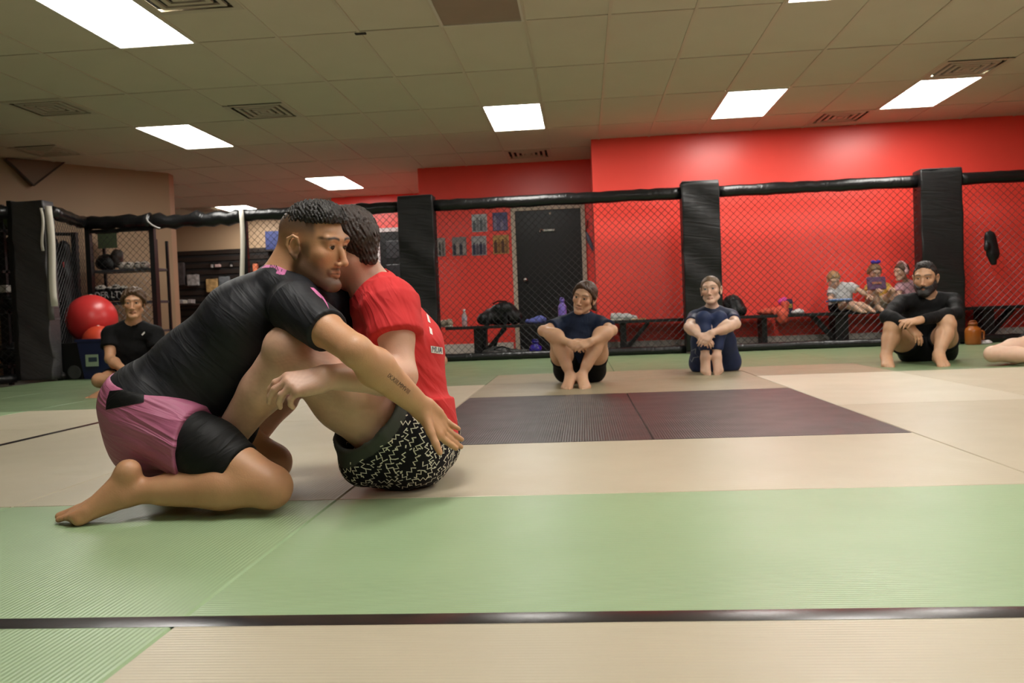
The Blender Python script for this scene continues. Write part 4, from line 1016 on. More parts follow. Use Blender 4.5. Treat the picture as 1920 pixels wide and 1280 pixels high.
# person cut off by the right edge
X5 = pose(3.62, 6.98, (-.15, -1), CROSS); X5['hipR'] = V3(3.42, 6.92, .12); X5['hipL'] = V3(3.62, 6.95, .12); X5['knR'] = V3(3.005, 6.66, .088); X5['anR'] = V3(3.42, 6.50, .062)
for q_, p_ in dict(pel=(3.55, 6.97, .17), che=(3.68, 7.10, .42), nek=(3.74, 7.14, .57), shR=(3.60, 7.14, .53), shL=(3.92, 7.10, .54), elR=(3.60, 7.30, .31), wrR=(3.62, 7.38, .09), elL=(4.0, 7.25, .31), wrL=(4.02, 7.33, .09)).items(): X5[q_] = V3(*p_)
H5 = Head(X5['nek'] + V3(0, -.02, .15), (-.3, -1, 0)); X5['nekdir'] = V3(0, 0, 1)
o5 = person('person with only a bare folded leg showing at the right edge', X5, H5, (.66, .44, .32), h=.010, hh=.006, fres=.006, hands=[hand(X5['wrR'], (0, 1, -.6), (0, -.6, -1), 1), hand(X5['wrL'], (0, 1, -.6), (0, -.6, -1), -1)], feet=[foot(X5['anR'], (1, -.1, 0), (0, .3, -1), 1), foot(X5['anL'], (1, 0, 0), (0, 0, -1), -1)])
shape('hair', hair_cap(H5, .010), .006, M_HAIR_BRN, o5['root']); garment('tee_shirt', shirt_node(o5, X5, .012, .55, None, neck=.064), M_BLACKTEE, o5['root'], .012)
garment('shorts', shorts_node(o5, X5, .012, .12), M_BLACKSHORT, o5['root'], .012)

# children on the bench behind the mesh
BZ = .40
def child(label, J, H, skin, hairm, shirtm, shortm, ext=(), grow=.012, legfr=.5, hs=1, hands_d=None, s=.62):
    J['nekdir'] = H.P(0, -.02, -.05) - J['nek']
    hd = [hand(J['wr' + q], (hands_d or {}).get(q, (0, -1, -.2)), (0, 0, -1), 1 if q == 'R' else -1, .66, curl=[(.4, .4, .3)] * 4) for q in 'RL']
    ft = [foot(J['an' + q], (.5, -.8, -.1), (0, 0, -1), 1 if q == 'R' else -1, .6) for q in 'RL']
    o = person(label, J, H, skin, neck_r=.050, s=s, hands=hd, feet=ft, h=.0085, hh=.0055, fres=.0055, colf=skin_cols(skin, H, (.12, .07, .04), .5))
    shape('hair', hair_cap(H, grow, (.045, .035), (-.03, -.04), ext, .002, 200, 3), .006, hairm, o['root'])
    garment('shirt', shirt_node(o, J, .010, .6, None, s=s, r=(.062, .070), neck=.062), shirtm, o['root'], .0085)
    garment('shorts', shorts_node(o, J, .010, legfr), shortm, o['root'], .0085)
    return o
M_BLOND = mat('blond_hair', (.36, .22, .10), .5, var=.3, vscale=40)
K = dict(pel=V3(3.02, 10.50, .475), che=V3(3.03, 10.49, .60), nek=V3(3.03, 10.47, .695), shR=V3(2.925, 10.46, .665), shL=V3(3.135, 10.46, .69), elR=V3(2.87, 10.38, .555), elL=V3(3.22, 10.36, .63),
         wrR=V3(2.94, 10.26, .515), wrL=V3(3.285, 10.27, .57), hipR=V3(2.97, 10.50, .46), hipL=V3(3.07, 10.50, .46), knR=V3(3.05, 10.27, .47), knL=V3(3.19, 10.30, .47), anR=V3(3.12, 10.19, .44), anL=V3(3.24, 10.21, .44))
HK = Head(at(1563, 526, 10.44), (.05, -.90, -.42), (0, -.2, 1), .86, .2)
oK = child('small blond boy in white tee with a blue tablet on the bench', K, HK, (.62, .40, .28), M_BLOND, mat('white_print_tee', (.52, .52, .52), .8, var=.35, vscale=60), M_BLACKSHORT)
K2 = dict(pel=V3(3.45, 10.52, .475), che=V3(3.45, 10.53, .60), nek=V3(3.45, 10.50, .70), shR=V3(3.355, 10.49, .67), shL=V3(3.545, 10.49, .67), elR=V3(3.31, 10.40, .58), elL=V3(3.59, 10.40, .58), wrR=V3(3.37, 10.27, .65), wrL=V3(3.53, 10.27, .65),
          hipR=V3(3.40, 10.50, .46), hipL=V3(3.50, 10.50, .46), knR=V3(3.36, 10.32, .60), knL=V3(3.55, 10.32, .60), anR=V3(3.38, 10.29, .44), anL=V3(3.57, 10.29, .44))
HK2 = Head(at(1640, 511, 10.46), (0, -.92, -.38), (0, -.2, 1), .84, .1)
oK2 = child('little girl with a blue hair bow hiding behind a purple tablet', K2, HK2, (.60, .37, .26), mat('light_brown_hair', (.22, .12, .055), .5, var=.3, vscale=40), mat('yellow_top', (.55, .33, .06), .8), mat('cream_shorts', (.5, .42, .3), .8), [HK2.R((.07, -.03, .03), (.085, .01, -.10), .03, .02, .02), HK2.R((-.07, -.03, .03), (-.085, .01, -.10), .03, .02, .02)])
bow = U(HK2.E((-.035, -.01, .155), (.036, .018, .028), .005), HK2.E((.035, -.01, .155), (.036, .018, .028), .005), HK2.E((0, .0, .15), (.014, .016, .016), .008)); shape('hair_bow', bow, .005, mat('blue_bow', (.06, .03, .42), .6), oK2['root'])
K3 = dict(pel=V3(3.80, 10.52, .475), che=V3(3.80, 10.53, .60), nek=V3(3.79, 10.50, .70), shR=V3(3.70, 10.49, .67), shL=V3(3.89, 10.49, .67), elR=V3(3.66, 10.42, .56), elL=V3(3.93, 10.42, .56), wrR=V3(3.70, 10.28, .52), wrL=V3(3.88, 10.28, .52),
          hipR=V3(3.75, 10.50, .46), hipL=V3(3.85, 10.50, .46), knR=V3(3.67, 10.30, .50), knL=V3(3.93, 10.30, .50), anR=V3(3.86, 10.28, .46), anL=V3(3.74, 10.29, .46))
HK3 = Head(at(1690, 510, 10.46), (-.92, -.38, -.10), (0, 0, 1), .84, .1)
oK3 = child('little girl in pink tee wearing pink headphones on the bench', K3, HK3, (.62, .40, .29), mat('brown_child_hair', (.10, .055, .03), .5), mat('pink_tee', (.60, .36, .42), .8), mat('pink_shorts', (.45, .2, .25), .8), [HK3.R((-.08, .0, .02), (-.085, .03, -.11), .022, .014, .02), HK3.R((.08, .0, .02), (.085, .03, -.11), .022, .014, .02)])
M_HPINK = mat('pink_plastic', (.72, .45, .45), .4)
hp = thing('headphones', 'pale pink headphones on the little girl at the right', 'headphones', tuple(HK3.P(0, 0, .1)))
MB().tube([HK3.P(.098 * math.cos(t), -.01, .02 + .125 * math.sin(t)) for t in np.linspace(0.05, math.pi - .05, 16)], .013, 8).build('headband', M_HPINK, hp, smooth=True)
for x in (-1, 1): shape('ear_cup', HK3.E((.098 * x, -.005, .0), (.022, .036, .042), .005), .006, M_HPINK, hp)
# ------------------------------------------------------------------ the cage
M_PAD = mat('black_vinyl_pad', (0.0065, 0.0065, 0.0065), .45, spec=.35, var=.1, crease=((.5, .3, .07), (0, .12, 0), .35, .03), bump=.05, bscale=200)
M_PADG = mat('grey_vinyl_pad', (0.050, 0.047, 0.050), .5, var=.1, crease=((.4, .3, .09), (0, .5, 0), .55, .03))
M_RAIL = mat('black_vinyl_rail', (0.006, 0.006, 0.0065), .30, spec=.45, crease=((.07, .1, .1), (0, .4, 0), .5, .02))
M_WIRE = mat('black_wire', (0.018, 0.017, 0.018), .35, metal=.3)
M_STEEL = mat('black_steel', (0.006, 0.006, 0.006), .45, spec=.35)
YF = 10.02
def pad_box(name, x0, x1, y0, y1, z0, z1, m, parent):
    """upholstered block: gridded box, rounded, softly dented"""
    nx, nz = 8, 44; v = []; f = []; rs = random.Random(int(x0 * 100)); ph = [rs.uniform(0, 6) for _ in range(6)]
    sec = [(-1, 1), (-1, .9), (-1, -.86), (-.988, -.97), (-.95, -1), (-.90, -1), (-.45, -1), (0, -1), (.45, -1), (.90, -1), (.95, -1), (.988, -.97), (1, -.86), (1, .9), (1, 1)]; n = len(sec); cx, cy = (x0 + x1) / 2, (y0 + y1) / 2; hx, hy = (x1 - x0) / 2, (y1 - y0) / 2
    for k in range(nz + 1):
        z = z0 + (z1 - z0) * k / nz; g = .982 if k in (0, nz) else 1
        for i, (a, b) in enumerate(sec):
            d = .010 * math.sin(z * 9 + a * 2 + ph[0]) + .008 * math.sin(z * 17 + a * 3 + ph[1])
            v.append((cx + a * hx * g, cy + b * hy * g - (d if b < -.9 else 0), z))
    for k in range(nz):
        for i in range(n - 1): f.append((k * n + i, k * n + i + 1, (k + 1) * n + i + 1, (k + 1) * n + i))
        f.append((k * n + n - 1, k * n, (k + 1) * n, (k + 1) * n + n - 1))
    f.append(tuple(range(n - 1, -1, -1))); f.append(tuple(nz * n + i for i in range(n)))
    return MB().add(v, f).build(name, m, parent, smooth=True)
for x0, x1, lab in ((-2.106, -1.690, 'black padded cage post right behind the man in red'), (1.144, 1.563, 'black padded cage post behind the woman in leggings'), (3.738, 4.183, 'black padded cage post behind the bearded man')):
    t = thing('padded_post', lab, 'post', ((x0 + x1) / 2, YF, 0), 'padded posts of the cage')
    MB().box((x0 + x1) / 2 - .04, (x0 + x1) / 2 + .04, YF - .04, YF + .04, 0, 1.90).build('steel_core', M_STEEL, t)
    pad_box('cover', x0, x1, YF - .13, YF + .10, .02, 1.935, M_PAD, t)
    MB().box(x0 + .01, x1 - .01, YF - .125, YF + .09, 1.932, 1.942, .003).build('top_flap', M_PADG, t)

def mesh_wires(p0, p1, z0, z1, pitch=.080, r=.0023):
    """chain link: two families of slanting wires in the plane p0-p1"""
    p0 = Vector(p0); p1 = Vector(p1); d = p1 - p0; W_ = d.length; d.normalize(); nrm = Vector((-d.y, d.x, 0)); H_ = z1 - z0; m = MB(); n = int((W_ + H_) / pitch) + 1
    for fam in (0, 1):
        for i in range(n):
            c = i * pitch - (H_ if fam == 0 else 0)      # x at z=0 for rising lines / falling lines
            a, b = (0, H_)
            if fam == 0:
                s0, s1 = max(0, -c), min(H_, W_ - c)
                if s1 - s0 < .02: continue
                q0, q1 = (c + s0, s0), (c + s1, s1)
            else:
                s0, s1 = max(0, c - W_), min(H_, c)
                if s1 - s0 < .02: continue
                q0, q1 = (c - s0, s0), (c - s1, s1)
            o = nrm * (.0025 if fam else -.0025)
            P0 = p0 + d * q0[0] + o + Vector((0, 0, z0 + q0[1])); P1 = p0 + d * q1[0] + o + Vector((0, 0, z0 + q1[1])); m.tube([P0, P1], r, 4, caps=False)
    return m
def wavy(p0, p1, amp, n=24, seed=0, sag=0.0):
    rs = random.Random(seed); p0 = Vector(p0); p1 = Vector(p1); return [p0.lerp(p1, i / n) + Vector((0, rs.uniform(-amp, amp), rs.uniform(-amp, amp) - sag * math.sin(math.pi * i / n))) for i in range(n + 1)]
def panel(lab, x0, x1, z_top=1.825, r=.068, amp=.004, mesh=True, base=True, seed=1, y0=YF, y1=YF, rvar=.004, group='mesh panels of the cage'):
    t = thing('cage_panel', lab, 'fence', ((x0 + x1) / 2, (y0 + y1) / 2, 0), group); rs = random.Random(seed)
    n = max(8, int(abs(x1 - x0) / .09)); MB().tube(wavy((x0, y0, z_top), (x1, y1, z_top), amp, n, seed), [r + rs.uniform(-rvar, rvar) for _ in range(n + 1)], 12).build('top_rail', M_RAIL, t, smooth=True)
    if mesh: mesh_wires((x0, y0, 0), (x1, y1, 0), .06, z_top - .03).build('wire_mesh', M_WIRE, t, kind='stuff')
    if base: MB().tube(wavy((x0, y0, .045), (x1, y1, .045), .003, n, seed + 5), [.047 + rs.uniform(-.003, .003) for _ in range(n + 1)], 10).build('bottom_pad', M_RAIL, t, smooth=True)
    return t
panel('cage mesh panel between the thin post and the first padded post', -4.0, -2.10, seed=2, amp=.008)
panel('cage mesh panel in front of the dark door', -1.69, 1.15, seed=3)
panel('cage mesh panel in front of the little boy', 1.56, 3.74, seed=4)
panel('cage mesh panel at the right edge with the hanging glove', 4.18, 6.9, seed=6)
panel('lumpy padded rail bridging the open cage doorway', -5.12, -3.98, mesh=False, base=False, r=.085, amp=.018, rvar=.02, seed=8, z_top=1.80)
g = panel('cage gate panel with mesh behind the exercise balls', -5.95, -5.12, seed=9, r=.085, amp=.014, rvar=.015, z_top=1.82)
for x in (-5.93, -5.125): MB().box(x - .03, x + .03, YF - .03, YF + .03, 0, 1.80).build('gate_post', M_STEEL, g)
MB().box(-5.93, -5.12, YF - .02, YF + .02, 1.70, 1.74).build('gate_bar', M_STEEL, g)
tp = thing('thin_post', 'thin black post at the open cage doorway', 'post', (-3.985, YF, 0)); MB().box(-4.02, -3.95, YF - .035, YF + .035, 0, 1.80, .006).build('upright', M_STEEL, tp); MB().box(-4.05, -3.92, YF - .06, YF + .06, 0, .02).build('foot_plate', M_STEEL, tp)
panel('side cage mesh panel seen edge-on beside the big grey pad', -5.70, -5.95, seed=11, y0=8.95, y1=9.95, r=.07, amp=.012, rvar=.012)
t = thing('padded_post', 'big dark grey leaning pad at the left edge', 'post', (-5.87, 8.85, 0), 'padded posts of the cage')
pad_box('cover', -6.055, -5.690, 8.80, 8.98, .02, 1.935, M_PADG, t); MB().box(-6.11, -6.055, 8.80, 8.99, .02, 1.95, .01).build('side_flap', M_PAD, t)
panel('cage mesh panel running off the left edge behind the grey pad', -7.3, -6.1, seed=12, y0=7.75, y1=8.8, r=.07)

# belts and straps
def belt(lab, pts, w, m, cat='belt', name='belt'):
    t = thing(name, lab, cat, tuple(Vector(pts[0])), 'belts hung over the cage rail')
    MB().ribbon(pts, [w] * len(pts), .0025).build('strap', m, t, smooth=True)
M_BELTW = mat('white_belt', (.62, .58, .50), .8, bump=.1, bscale=80); M_BELTG = mat('grey_belt', (.10, .095, .085), .8)
def hang(u0, v0, u1, v1, Y, n=10, bow=.02): 
    a, b = at(u0, v0, Y), at(u1, v1, Y); return [lerp(a, b, i / n) + V3(bow * math.sin(i / n * 5), -bow * math.sin(i / n * 3.1), 0) for i in range(n + 1)]
belt('long white belt hanging beside the big grey pad', hang(90, 386, 106, 574, 8.70), V3(.026, .02, 0), M_BELTW)
belt('shorter white belt edge against the big grey pad', hang(77, 390, 84, 470, 8.72), V3(.010, .01, 0), M_BELTW)
belt('grey belt hanging low beside the big grey pad', hang(86, 392, 101, 600, 8.74), V3(.022, .015, 0), M_BELTG)
belt('white belt hanging on the thin black post', hang(452, 393, 457, 560, 9.93, bow=.015), V3(.024, .01, 0), M_BELTW)
belt('pale strap looped round the padded gate rail', [at(u, v, 9.92) for u, v in ((276, 402), (274, 408), (277, 415), (284, 421), (293, 426), (300, 428))], V3(.006, 0, .008), mat('pale_strap', (.4, .38, .36), .6))

# ------------------------------------------------------------------ doors, pictures and things on the far walls
M_DOOR = mat('black_door_paint', (0.005, 0.005, 0.0055), .4, spec=.35); M_TRIM = mat('cream_door_trim', (0.52, 0.46, 0.36), .5); M_CHROME = mat('chrome', (.6, .58, .55), .2, metal=1.0)
d1 = MB().box(-.905, .005, 12.055, 12.10, -.03, 1.955, .004).build('door_1', M_DOOR); tag(d1, kind='structure')
for a in ((-.965, -.905, -.03, 1.955), (.005, .065, -.03, 1.955), (-.965, .065, 1.955, 2.015)): MB().box(a[0], a[1], 12.03, 12.10, a[2], a[3], .006).build('door_trim', M_TRIM, d1)
MB().lathe((0, 0, 0), [(.028, 0), (.028, .01), (.012, .014), (.012, .035), (.026, .045), (.030, .058), (.022, .072), (.002, .076)], 16)
kb = MB().lathe((0, 0, 0), [(.030, 0), (.030, .008), (.013, .012), (.013, .035), (.027, .045), (.031, .058), (.022, .072), (.002, .076)], 16); kb.v = [(x - .79, 12.055 - z, 1.0 + y) for x, y, z in kb.v]; kb.build('door_knob', M_CHROME, d1, smooth=True)
ck = MB().box(-.52, -.36, 12.02, 12.055, 1.655, 1.685, .004); ck.tube([(-.52, 12.03, 1.67), (-.56, 12.02, 1.69), (-.57, 12.02, 1.65)], .012, 8); ck.build('door_hook', M_CHROME, d1, smooth=False)
MB().box(-.43, -.405, 12.04, 12.055, 1.89, 1.92, .004).build('door_clip', M_TRIM, d1)
d2 = MB().box(-3.40, -2.60, 14.45, 14.50, -.03, 2.00, .004).build('door_2', M_DOOR); tag(d2, kind='structure')
for a in ((-3.47, -3.40, -.03, 2.00), (-2.60, -2.53, -.03, 2.0), (-3.47, -2.53, 2.00, 2.07)): MB().box(a[0], a[1], 14.43, 14.50, a[2], a[3], .006).build('door_trim', mat('white_door_trim', (.66, .66, .66), .5), d2)
for z0, z1 in ((1.55, 1.85), (1.10, 1.45), (.25, .95)):
    for x0, x1 in ((-3.30, -3.03), (-2.97, -2.70)): MB().box(x0, x1, 14.437, 14.452, z0, z1, .008).build('door_panel', mat('black_door_panel', (.016, .016, .02), .3), d2)
def picture(lab, x0, x1, z0, z1, cols, seed):
    t = thing('photo_print', lab, 'picture', ((x0 + x1) / 2, 12.09, z0), 'photo prints on the red recess wall'); rs = random.Random(seed)
    MB().box(x0, x1, 12.086, 12.099, z0, z1).build('sheet', mat('print_%d' % seed, cols[0], .35, var=.3, vscale=25), t)
    n = 4 if x1 - x0 > .15 else 2
    for i in range(n):       # printed standing figures
        cx = x0 + (i + .7) * (x1 - x0) / (n + .4); h = rs.uniform(.5, .72) * (z1 - z0); w = (x1 - x0) * .10
        o = MB().box(cx - w, cx + w, 12.0835, 12.0862, z0 + .01, z0 + h).lathe((cx, 12.0845, z0 + h), [(.001, 0), (w * .55, .008), (w * .55, .022), (.001, .03)], 8)
        o.v = [(a, min(max(b, 12.083), 12.0862), c_) for a, b, c_ in o.v]; o.build('figure', mat('print_fig_%d_%d' % (seed, i % 2), cols[1 + i % 2], .4), t)
picture('upper left photo print with pale sky on the red wall', -1.52, -1.305, 1.70, 1.945, ((.45, .48, .50), (.10, .12, .14), (.20, .20, .22)), 1)
picture('upper right photo print with a blue figure beside the door', -1.225, -1.015, 1.70, 1.955, ((.05, .05, .16), (.22, .18, .30), (.10, .08, .2)), 2)
picture('lower photo print of people in a row, left of three', -1.81, -1.61, 1.38, 1.64, ((.22, .20, .20), (.03, .03, .05), (.35, .30, .28)), 3)
picture('lower photo print of people in a row, middle of three', -1.535, -1.325, 1.37, 1.64, ((.38, .38, .40), (.02, .02, .06), (.10, .08, .12)), 4)
picture('lower photo print in orange tones next to the door', -1.232, -1.01, 1.378, 1.64, ((.50, .28, .08), (.10, .03, .01), (.28, .12, .03)), 5)
picture('photo print half hidden by the padded post', -2.02, -1.909, 1.382, 1.64, ((.30, .26, .24), (.02, .02, .02), (.1, .08, .08)), 6)
t = thing('umbrella', 'folded grey umbrella hung by the dark door trim', 'umbrella', (.10, 12.05, 1.4)); MB().tube([(.075, 12.05, 1.62), (.11, 12.04, 1.50), (.165, 12.04, 1.36)], [.012, .030, .018], 8).build('folds', mat('grey_blue_cloth', (.14, .15, .22), .7), t, smooth=True); MB().tube([(.075, 12.05, 1.62), (.06, 12.05, 1.66), (.09, 12.05, 1.70), (.10, 12.05, 1.78)], .008, 6).build('handle', M_STEEL, t, smooth=True)

# pro shop wall far left
M_SLAT = mat('dark_slat', (.022, .015, .012), .4, var=.2)
zt = 2.02
sw = thing('slatwall', 'dark slatted display wall in the shop behind the doorway', 'wall display', (-6.5, 16.45, 0))
MB().box(-8.4, -4.6, 16.455, 16.49, -.04, zt).build('backing', mat('slat_gap', (.006, .005, .005), .7), sw)
for i in range(15): MB().box(-8.4, -4.6, 16.435, 16.462, zt - .085 - .13 * i, zt - .13 * i - .005).build('slat', M_SLAT, sw)
M_BAG = mat('clear_packaging', (.30, .28, .27), .25, var=.5, vscale=18)
def pack(lab, u0, u1, v0, v1, m, d=.08):
    a, b = at(u0, v1, 16.38), at(u1, v0, 16.38); t = thing('hanging_pack', lab, 'package', (float(a[0]), 16.4, float(a[2])), 'packaged gear on the slatted wall')
    MB().box(min(a[0], b[0]), max(a[0], b[0]), 16.43 - d, 16.43, a[2], b[2], .015).build('packet', m, t); MB().box((a[0] + b[0]) / 2 - .03, (a[0] + b[0]) / 2 + .03, 16.40 - d / 2, 16.44, b[2] - .004, b[2] + .03).build('hang_tab', M_STEEL, t)
pack('tall dim packet at the left of the slatted wall', 329, 345, 492, 535, mat('dim_pack', (.06, .05, .05), .4, var=.5, vscale=12)); pack('clear packet with a pale glove inside', 352, 372, 514, 536, M_BAG); pack('orange and clear packet on the slatted wall', 388, 408, 522, 548, mat('amber_pack', (.38, .24, .10), .3, var=.6, vscale=14))
pack('grey packet nearest the kneeling man', 412, 430, 518, 545, mat('grey_pack', (.13, .14, .15), .4, var=.4, vscale=14)); pack('small pink label pack high on the slatted wall', 404, 413, 495, 501, mat('pale_pink_pack', (.4, .28, .26), .5)); pack('tiny pale tag left of the pink pack', 394, 398, 494, 502, M_BAG, .03); pack('tiny pale tag right of the pink pack', 430, 434, 494, 500, M_BAG, .03)
pack('orange item beside the thin post', 475, 483, 494, 510, mat('orange_pack', (.6, .17, .08), .5))
a, b = at(328, 570, 16.2), at(366, 562, 16.2); t = thing('display_shelf', 'pale stack of goods on the shop shelf', 'shelf', (float(a[0]), 16.2, float(a[2]))); MB().box(a[0], b[0], 16.1, 16.43, a[2] - .03, a[2]).build('board', M_SLAT, t)
for i in range(4): MB().box(a[0] + .02 + i * .09, a[0] + .10 + i * .09, 16.12, 16.3, a[2], a[2] + .06 + .02 * (i % 2), .01).build('goods', M_BAG if i % 2 else M_BELTW, t)
a, b = at(498, 468, 16.3), at(530, 432, 16.3); t = thing('blue_board', 'blue board standing above the slatted wall', 'board', (float(a[0]), 16.3, float(a[2]))); MB().box(a[0], b[0], 16.30, 16.36, a[2], b[2], .01).build('sheet', mat('blue_board', (.012, .022, .11), .6), t); MB().box(a[0] - .02, b[0] + .02, 16.29, 16.44, a[2] - .03, a[2]).build('ledge', M_SLAT, t)

# brown triangle on the slanted wall
_wd = unit(V3(2.83, 3.37, 0)); _wn = V3(_wd[1], -_wd[0], 0)
def on_slant(u, v, lift=0.0):
    r = _M.T @ np.array([(u - 960) / LENS_PX, 1, (640 - v) / LENS_PX]); p0 = V3(-8.4, 8.05, 0) + _wn * lift; t_ = ((p0 - V3(0, 0, CAM_H)) @ _wn) / (r @ _wn); return V3(0, 0, CAM_H) + r * t_
tri = [on_slant(6, 300), on_slant(118, 304), on_slant(58, 350)]
v = [tuple(p) for p in tri] + [tuple(p + _wn * .10 - V3(0, 0, .0)) for p in tri]
t = thing('wall_bracket', 'brown triangular bracket on the slanted beige wall', 'bracket', tuple(tri[2])); MB().add(v, [(0, 1, 2), (5, 4, 3), (0, 3, 4, 1), (1, 4, 5, 2), (2, 5, 3, 0)]).build('panel', mat('brown_panel', (.16, .095, .055), .6), t)
for i, j in ((0, 2), (1, 2)): MB().tube([tri[i] + _wn * .105, tri[j] + _wn * .105], .012, 6).build('edge_strip', mat('dark_brown_edge', (.05, .03, .02), .6), t)

# ------------------------------------------------------------------ gear shelf, balls and bin by the gate
sh = thing('gear_shelf', 'black open shelf of gear behind the gate mesh', 'shelf', (-5.6, 10.5, 0)); X0, X1 = -6.05, -5.22
for x in (X0, X1):
    for y in (10.28, 10.56): MB().box(x - .015, x + .015, y - .015, y + .015, -.04, 1.62).build('upright', M_STEEL, sh)
zs_ = [float(at(230, v, 10.4)[2]) for v in (506, 566, 620)]
for z in zs_ + [.08]: MB().box(X0, X1, 10.26, 10.58, z - .03, z, .004).build('shelf_board', mat('grey_shelf', (.05, .05, .055), .5), sh)
def blob(lab, cat, name, c, r, m, seed, par=None, group=None, flat=0):
    rs = np.random.RandomState(seed); c = np.asarray(c, float); r = np.asarray(r, float)
    nd = U(el(c, r, None, .02), el(c + (rs.rand(3) - .5) * r, r * .6, None, .03), el(c + (rs.rand(3) - .5) * r * 1.2, r * .5, None, .03))
    nd = clip(disp(nd, hairfn(.004, 60, seed)), (c - V3(0, 0, r[2] * .8), V3(0, 0, -1)))
    t = thing(name, lab, cat, tuple(c - V3(0, 0, r[2])), group); shape('shell', nd, .011, m, t); 
    MB().tube([c + V3(-r[0] * .5, -r[1] * .75, r[2] * .4), c + V3(0, -r[1] * 1.02, r[2] * .45), c + V3(r[0] * .5, -r[1] * .75, r[2] * .4)], .008, 6).build('seam', M_STEEL, t, smooth=True); return t
M_GWHITE = mat('white_glove', (.55, .50, .44), .6); M_GBLACK = mat('black_glove', (.005, .005, .0055), .45, spec=.35)
for i, (u, lab) in enumerate(((228, 'first white glove on the top gear shelf'), (243, 'second white glove on the top gear shelf'), (259, 'third white glove on the top gear shelf'), (271, 'fourth white glove on the top gear shelf'))):
    p = at(u, 497, 10.36); blob(lab, 'glove', 'training_glove', (p[0], 10.38, zs_[0] + .045), (.05, .07, .05), M_GWHITE, 20 + i, group='gloves on the gear shelf')
blob('dark headgear on the top gear shelf', 'headgear', 'head_guard', (at(197, 480, 10.4)[0], 10.42, zs_[0] + .10), (.13, .11, .11), M_GBLACK, 31); blob('dark glove leaning on the top gear shelf', 'glove', 'training_glove', (at(215, 478, 10.4)[0], 10.44, zs_[0] + .14), (.07, .08, .13), mat('dark_brown_glove', (.03, .02, .016), .5), 32)
for i, u in enumerate((180, 192, 205, 219, 232)): p = at(u, 535, 10.36); blob('%s white pad on the middle gear shelf' % ('leftmost', 'second', 'third', 'fourth', 'rightmost')[i], 'pad', 'focus_pad', (p[0], 10.36, zs_[1] + .15 + .02 * (i % 2)), (.055, .06, .05), M_GWHITE, 40 + i, group='white pads on the gear shelf')
t = thing('cloth_banner', 'black cloth with white lettering draped on the gear shelf', 'banner', (-5.8, 10.24, zs_[1])); a, b = at(172, 566, 10.25), at(240, 540, 10.25)
bn = MB().box(a[0], b[0], 10.24, 10.25, a[2], b[2]).build('cloth', M_GBLACK, t)
me = text_mesh('DER LTY', .11); 
for q in me.vertices: q.co = Vector((q.co.x * .9 + (a[0] + b[0]) / 2, 10.237, q.co.y + (a[2] + b[2]) / 2))
link('lettering', me, M_WHITEPRINT, t)
t = thing('green_flag', 'dull green cloth hung at the top of the gear shelf', 'flag', (-5.75, 10.5, 1.5)); a, b = at(184, 466, 10.5), at(218, 436, 10.5); MB().box(a[0], b[0], 10.50, 10.51, a[2], b[2]).build('cloth', mat('dull_green_cloth', (.055, .075, .035), .8), t); MB().tube([(a[0] - .03, 10.505, b[2]), (b[0] + .03, 10.505, b[2])], .008, 6).build('rod', M_STEEL, t)
M_BALLR = mat('red_ball_rubber', (.58, .035, .035), .33, bump=.03, bscale=120)
def ball(lab, c, r, m):
    t = thing('exercise_ball', lab, 'ball', (float(c[0]), float(c[1]), float(c[2] - r)), 'exercise balls'); bm = bmesh.new(); bmesh.ops.create_uvsphere(bm, u_segments=40, v_segments=24, radius=r); me = bpy.data.meshes.new('shell'); 
    for q in bm.verts: q.co += Vector(c)
    bm.to_mesh(me); bm.free(); me.shade_smooth(); link('shell', me, m, t); MB().lathe((c[0], c[1], c[2] + r - .004), [(.018, 0), (.018, .005), (.008, .008)], 10).build('valve', M_BELTW, t)
c1 = at(172, 598, 9.50); ball('large red exercise ball resting beside the gate', c1, .279, M_BALLR); c2 = at(186, 641, 9.17); ball('orange red exercise ball in the blue bin', c2, .180, mat('orange_ball_rubber', (.62, .06, .025), .4))
bx0, bx1 = float(at(146, 700, 8.95)[0]), float(at(232, 700, 8.95)[0])
t = thing('blue_bin', 'dark blue bin holding an exercise ball, with a recycling label', 'bin', ((bx0 + bx1) / 2, 9.34, 0)); zb = float(at(150, 636, 8.95)[2])
v = []; 
for z, g in ((0, .86), (zb - .03, 1), (zb - .03, 1.05), (zb, 1.05), (zb, .97), (.02, .83)):
    for a_, b_ in ((-1, -1), (1, -1), (1, 1), (-1, 1)): v.append(((bx0 + bx1) / 2 + a_ * (bx1 - bx0) / 2 * g, 9.34 + b_ * .38 * g, z))
f = [(3, 2, 1, 0)] + [(i * 4 + k, i * 4 + (k + 1) % 4, (i + 1) * 4 + (k + 1) % 4, (i + 1) * 4 + k) for i in range(5) for k in range(4)] + [(20, 21, 22, 23)]
MB().add(v, f).build('tub', mat('navy_plastic', (.012, .018, .075), .45), t)
a, b = at(162, 687, 8.945), at(184, 664, 8.945); MB().box(a[0], b[0], 8.936, 8.944, a[2], b[2]).build('label_sheet', mat('pale_green_label', (.32, .42, .30), .6), t); MB().box(a[0] + .035, b[0] - .01, 8.932, 8.937, a[2] + .05, b[2] - .03).build('label_mark', mat('navy_mark', (.03, .05, .08), .6), t)
a, b = at(118, 714, 9.0), at(152, 642, 9.0); t = thing('speaker_box', 'black floor speaker in the shade beside the bin', 'speaker', (float((a[0] + b[0]) / 2), 9.1, 0)); MB().box(a[0], b[0], 9.0, 9.3, 0, b[2], .01).build('cabinet', M_STEEL, t)
cc = at(140, 698, 9.0); q = MB().lathe((0, 0, 0), [(.075, 0), (.078, .010), (.065, .012), (.02, .004)], 20); q.v = [(x + cc[0], 9.0 - z, cc[2] + y) for x, y, z in q.v]; q.build('cone', mat('grey_cone', (.045, .045, .045), .6), t, smooth=True)

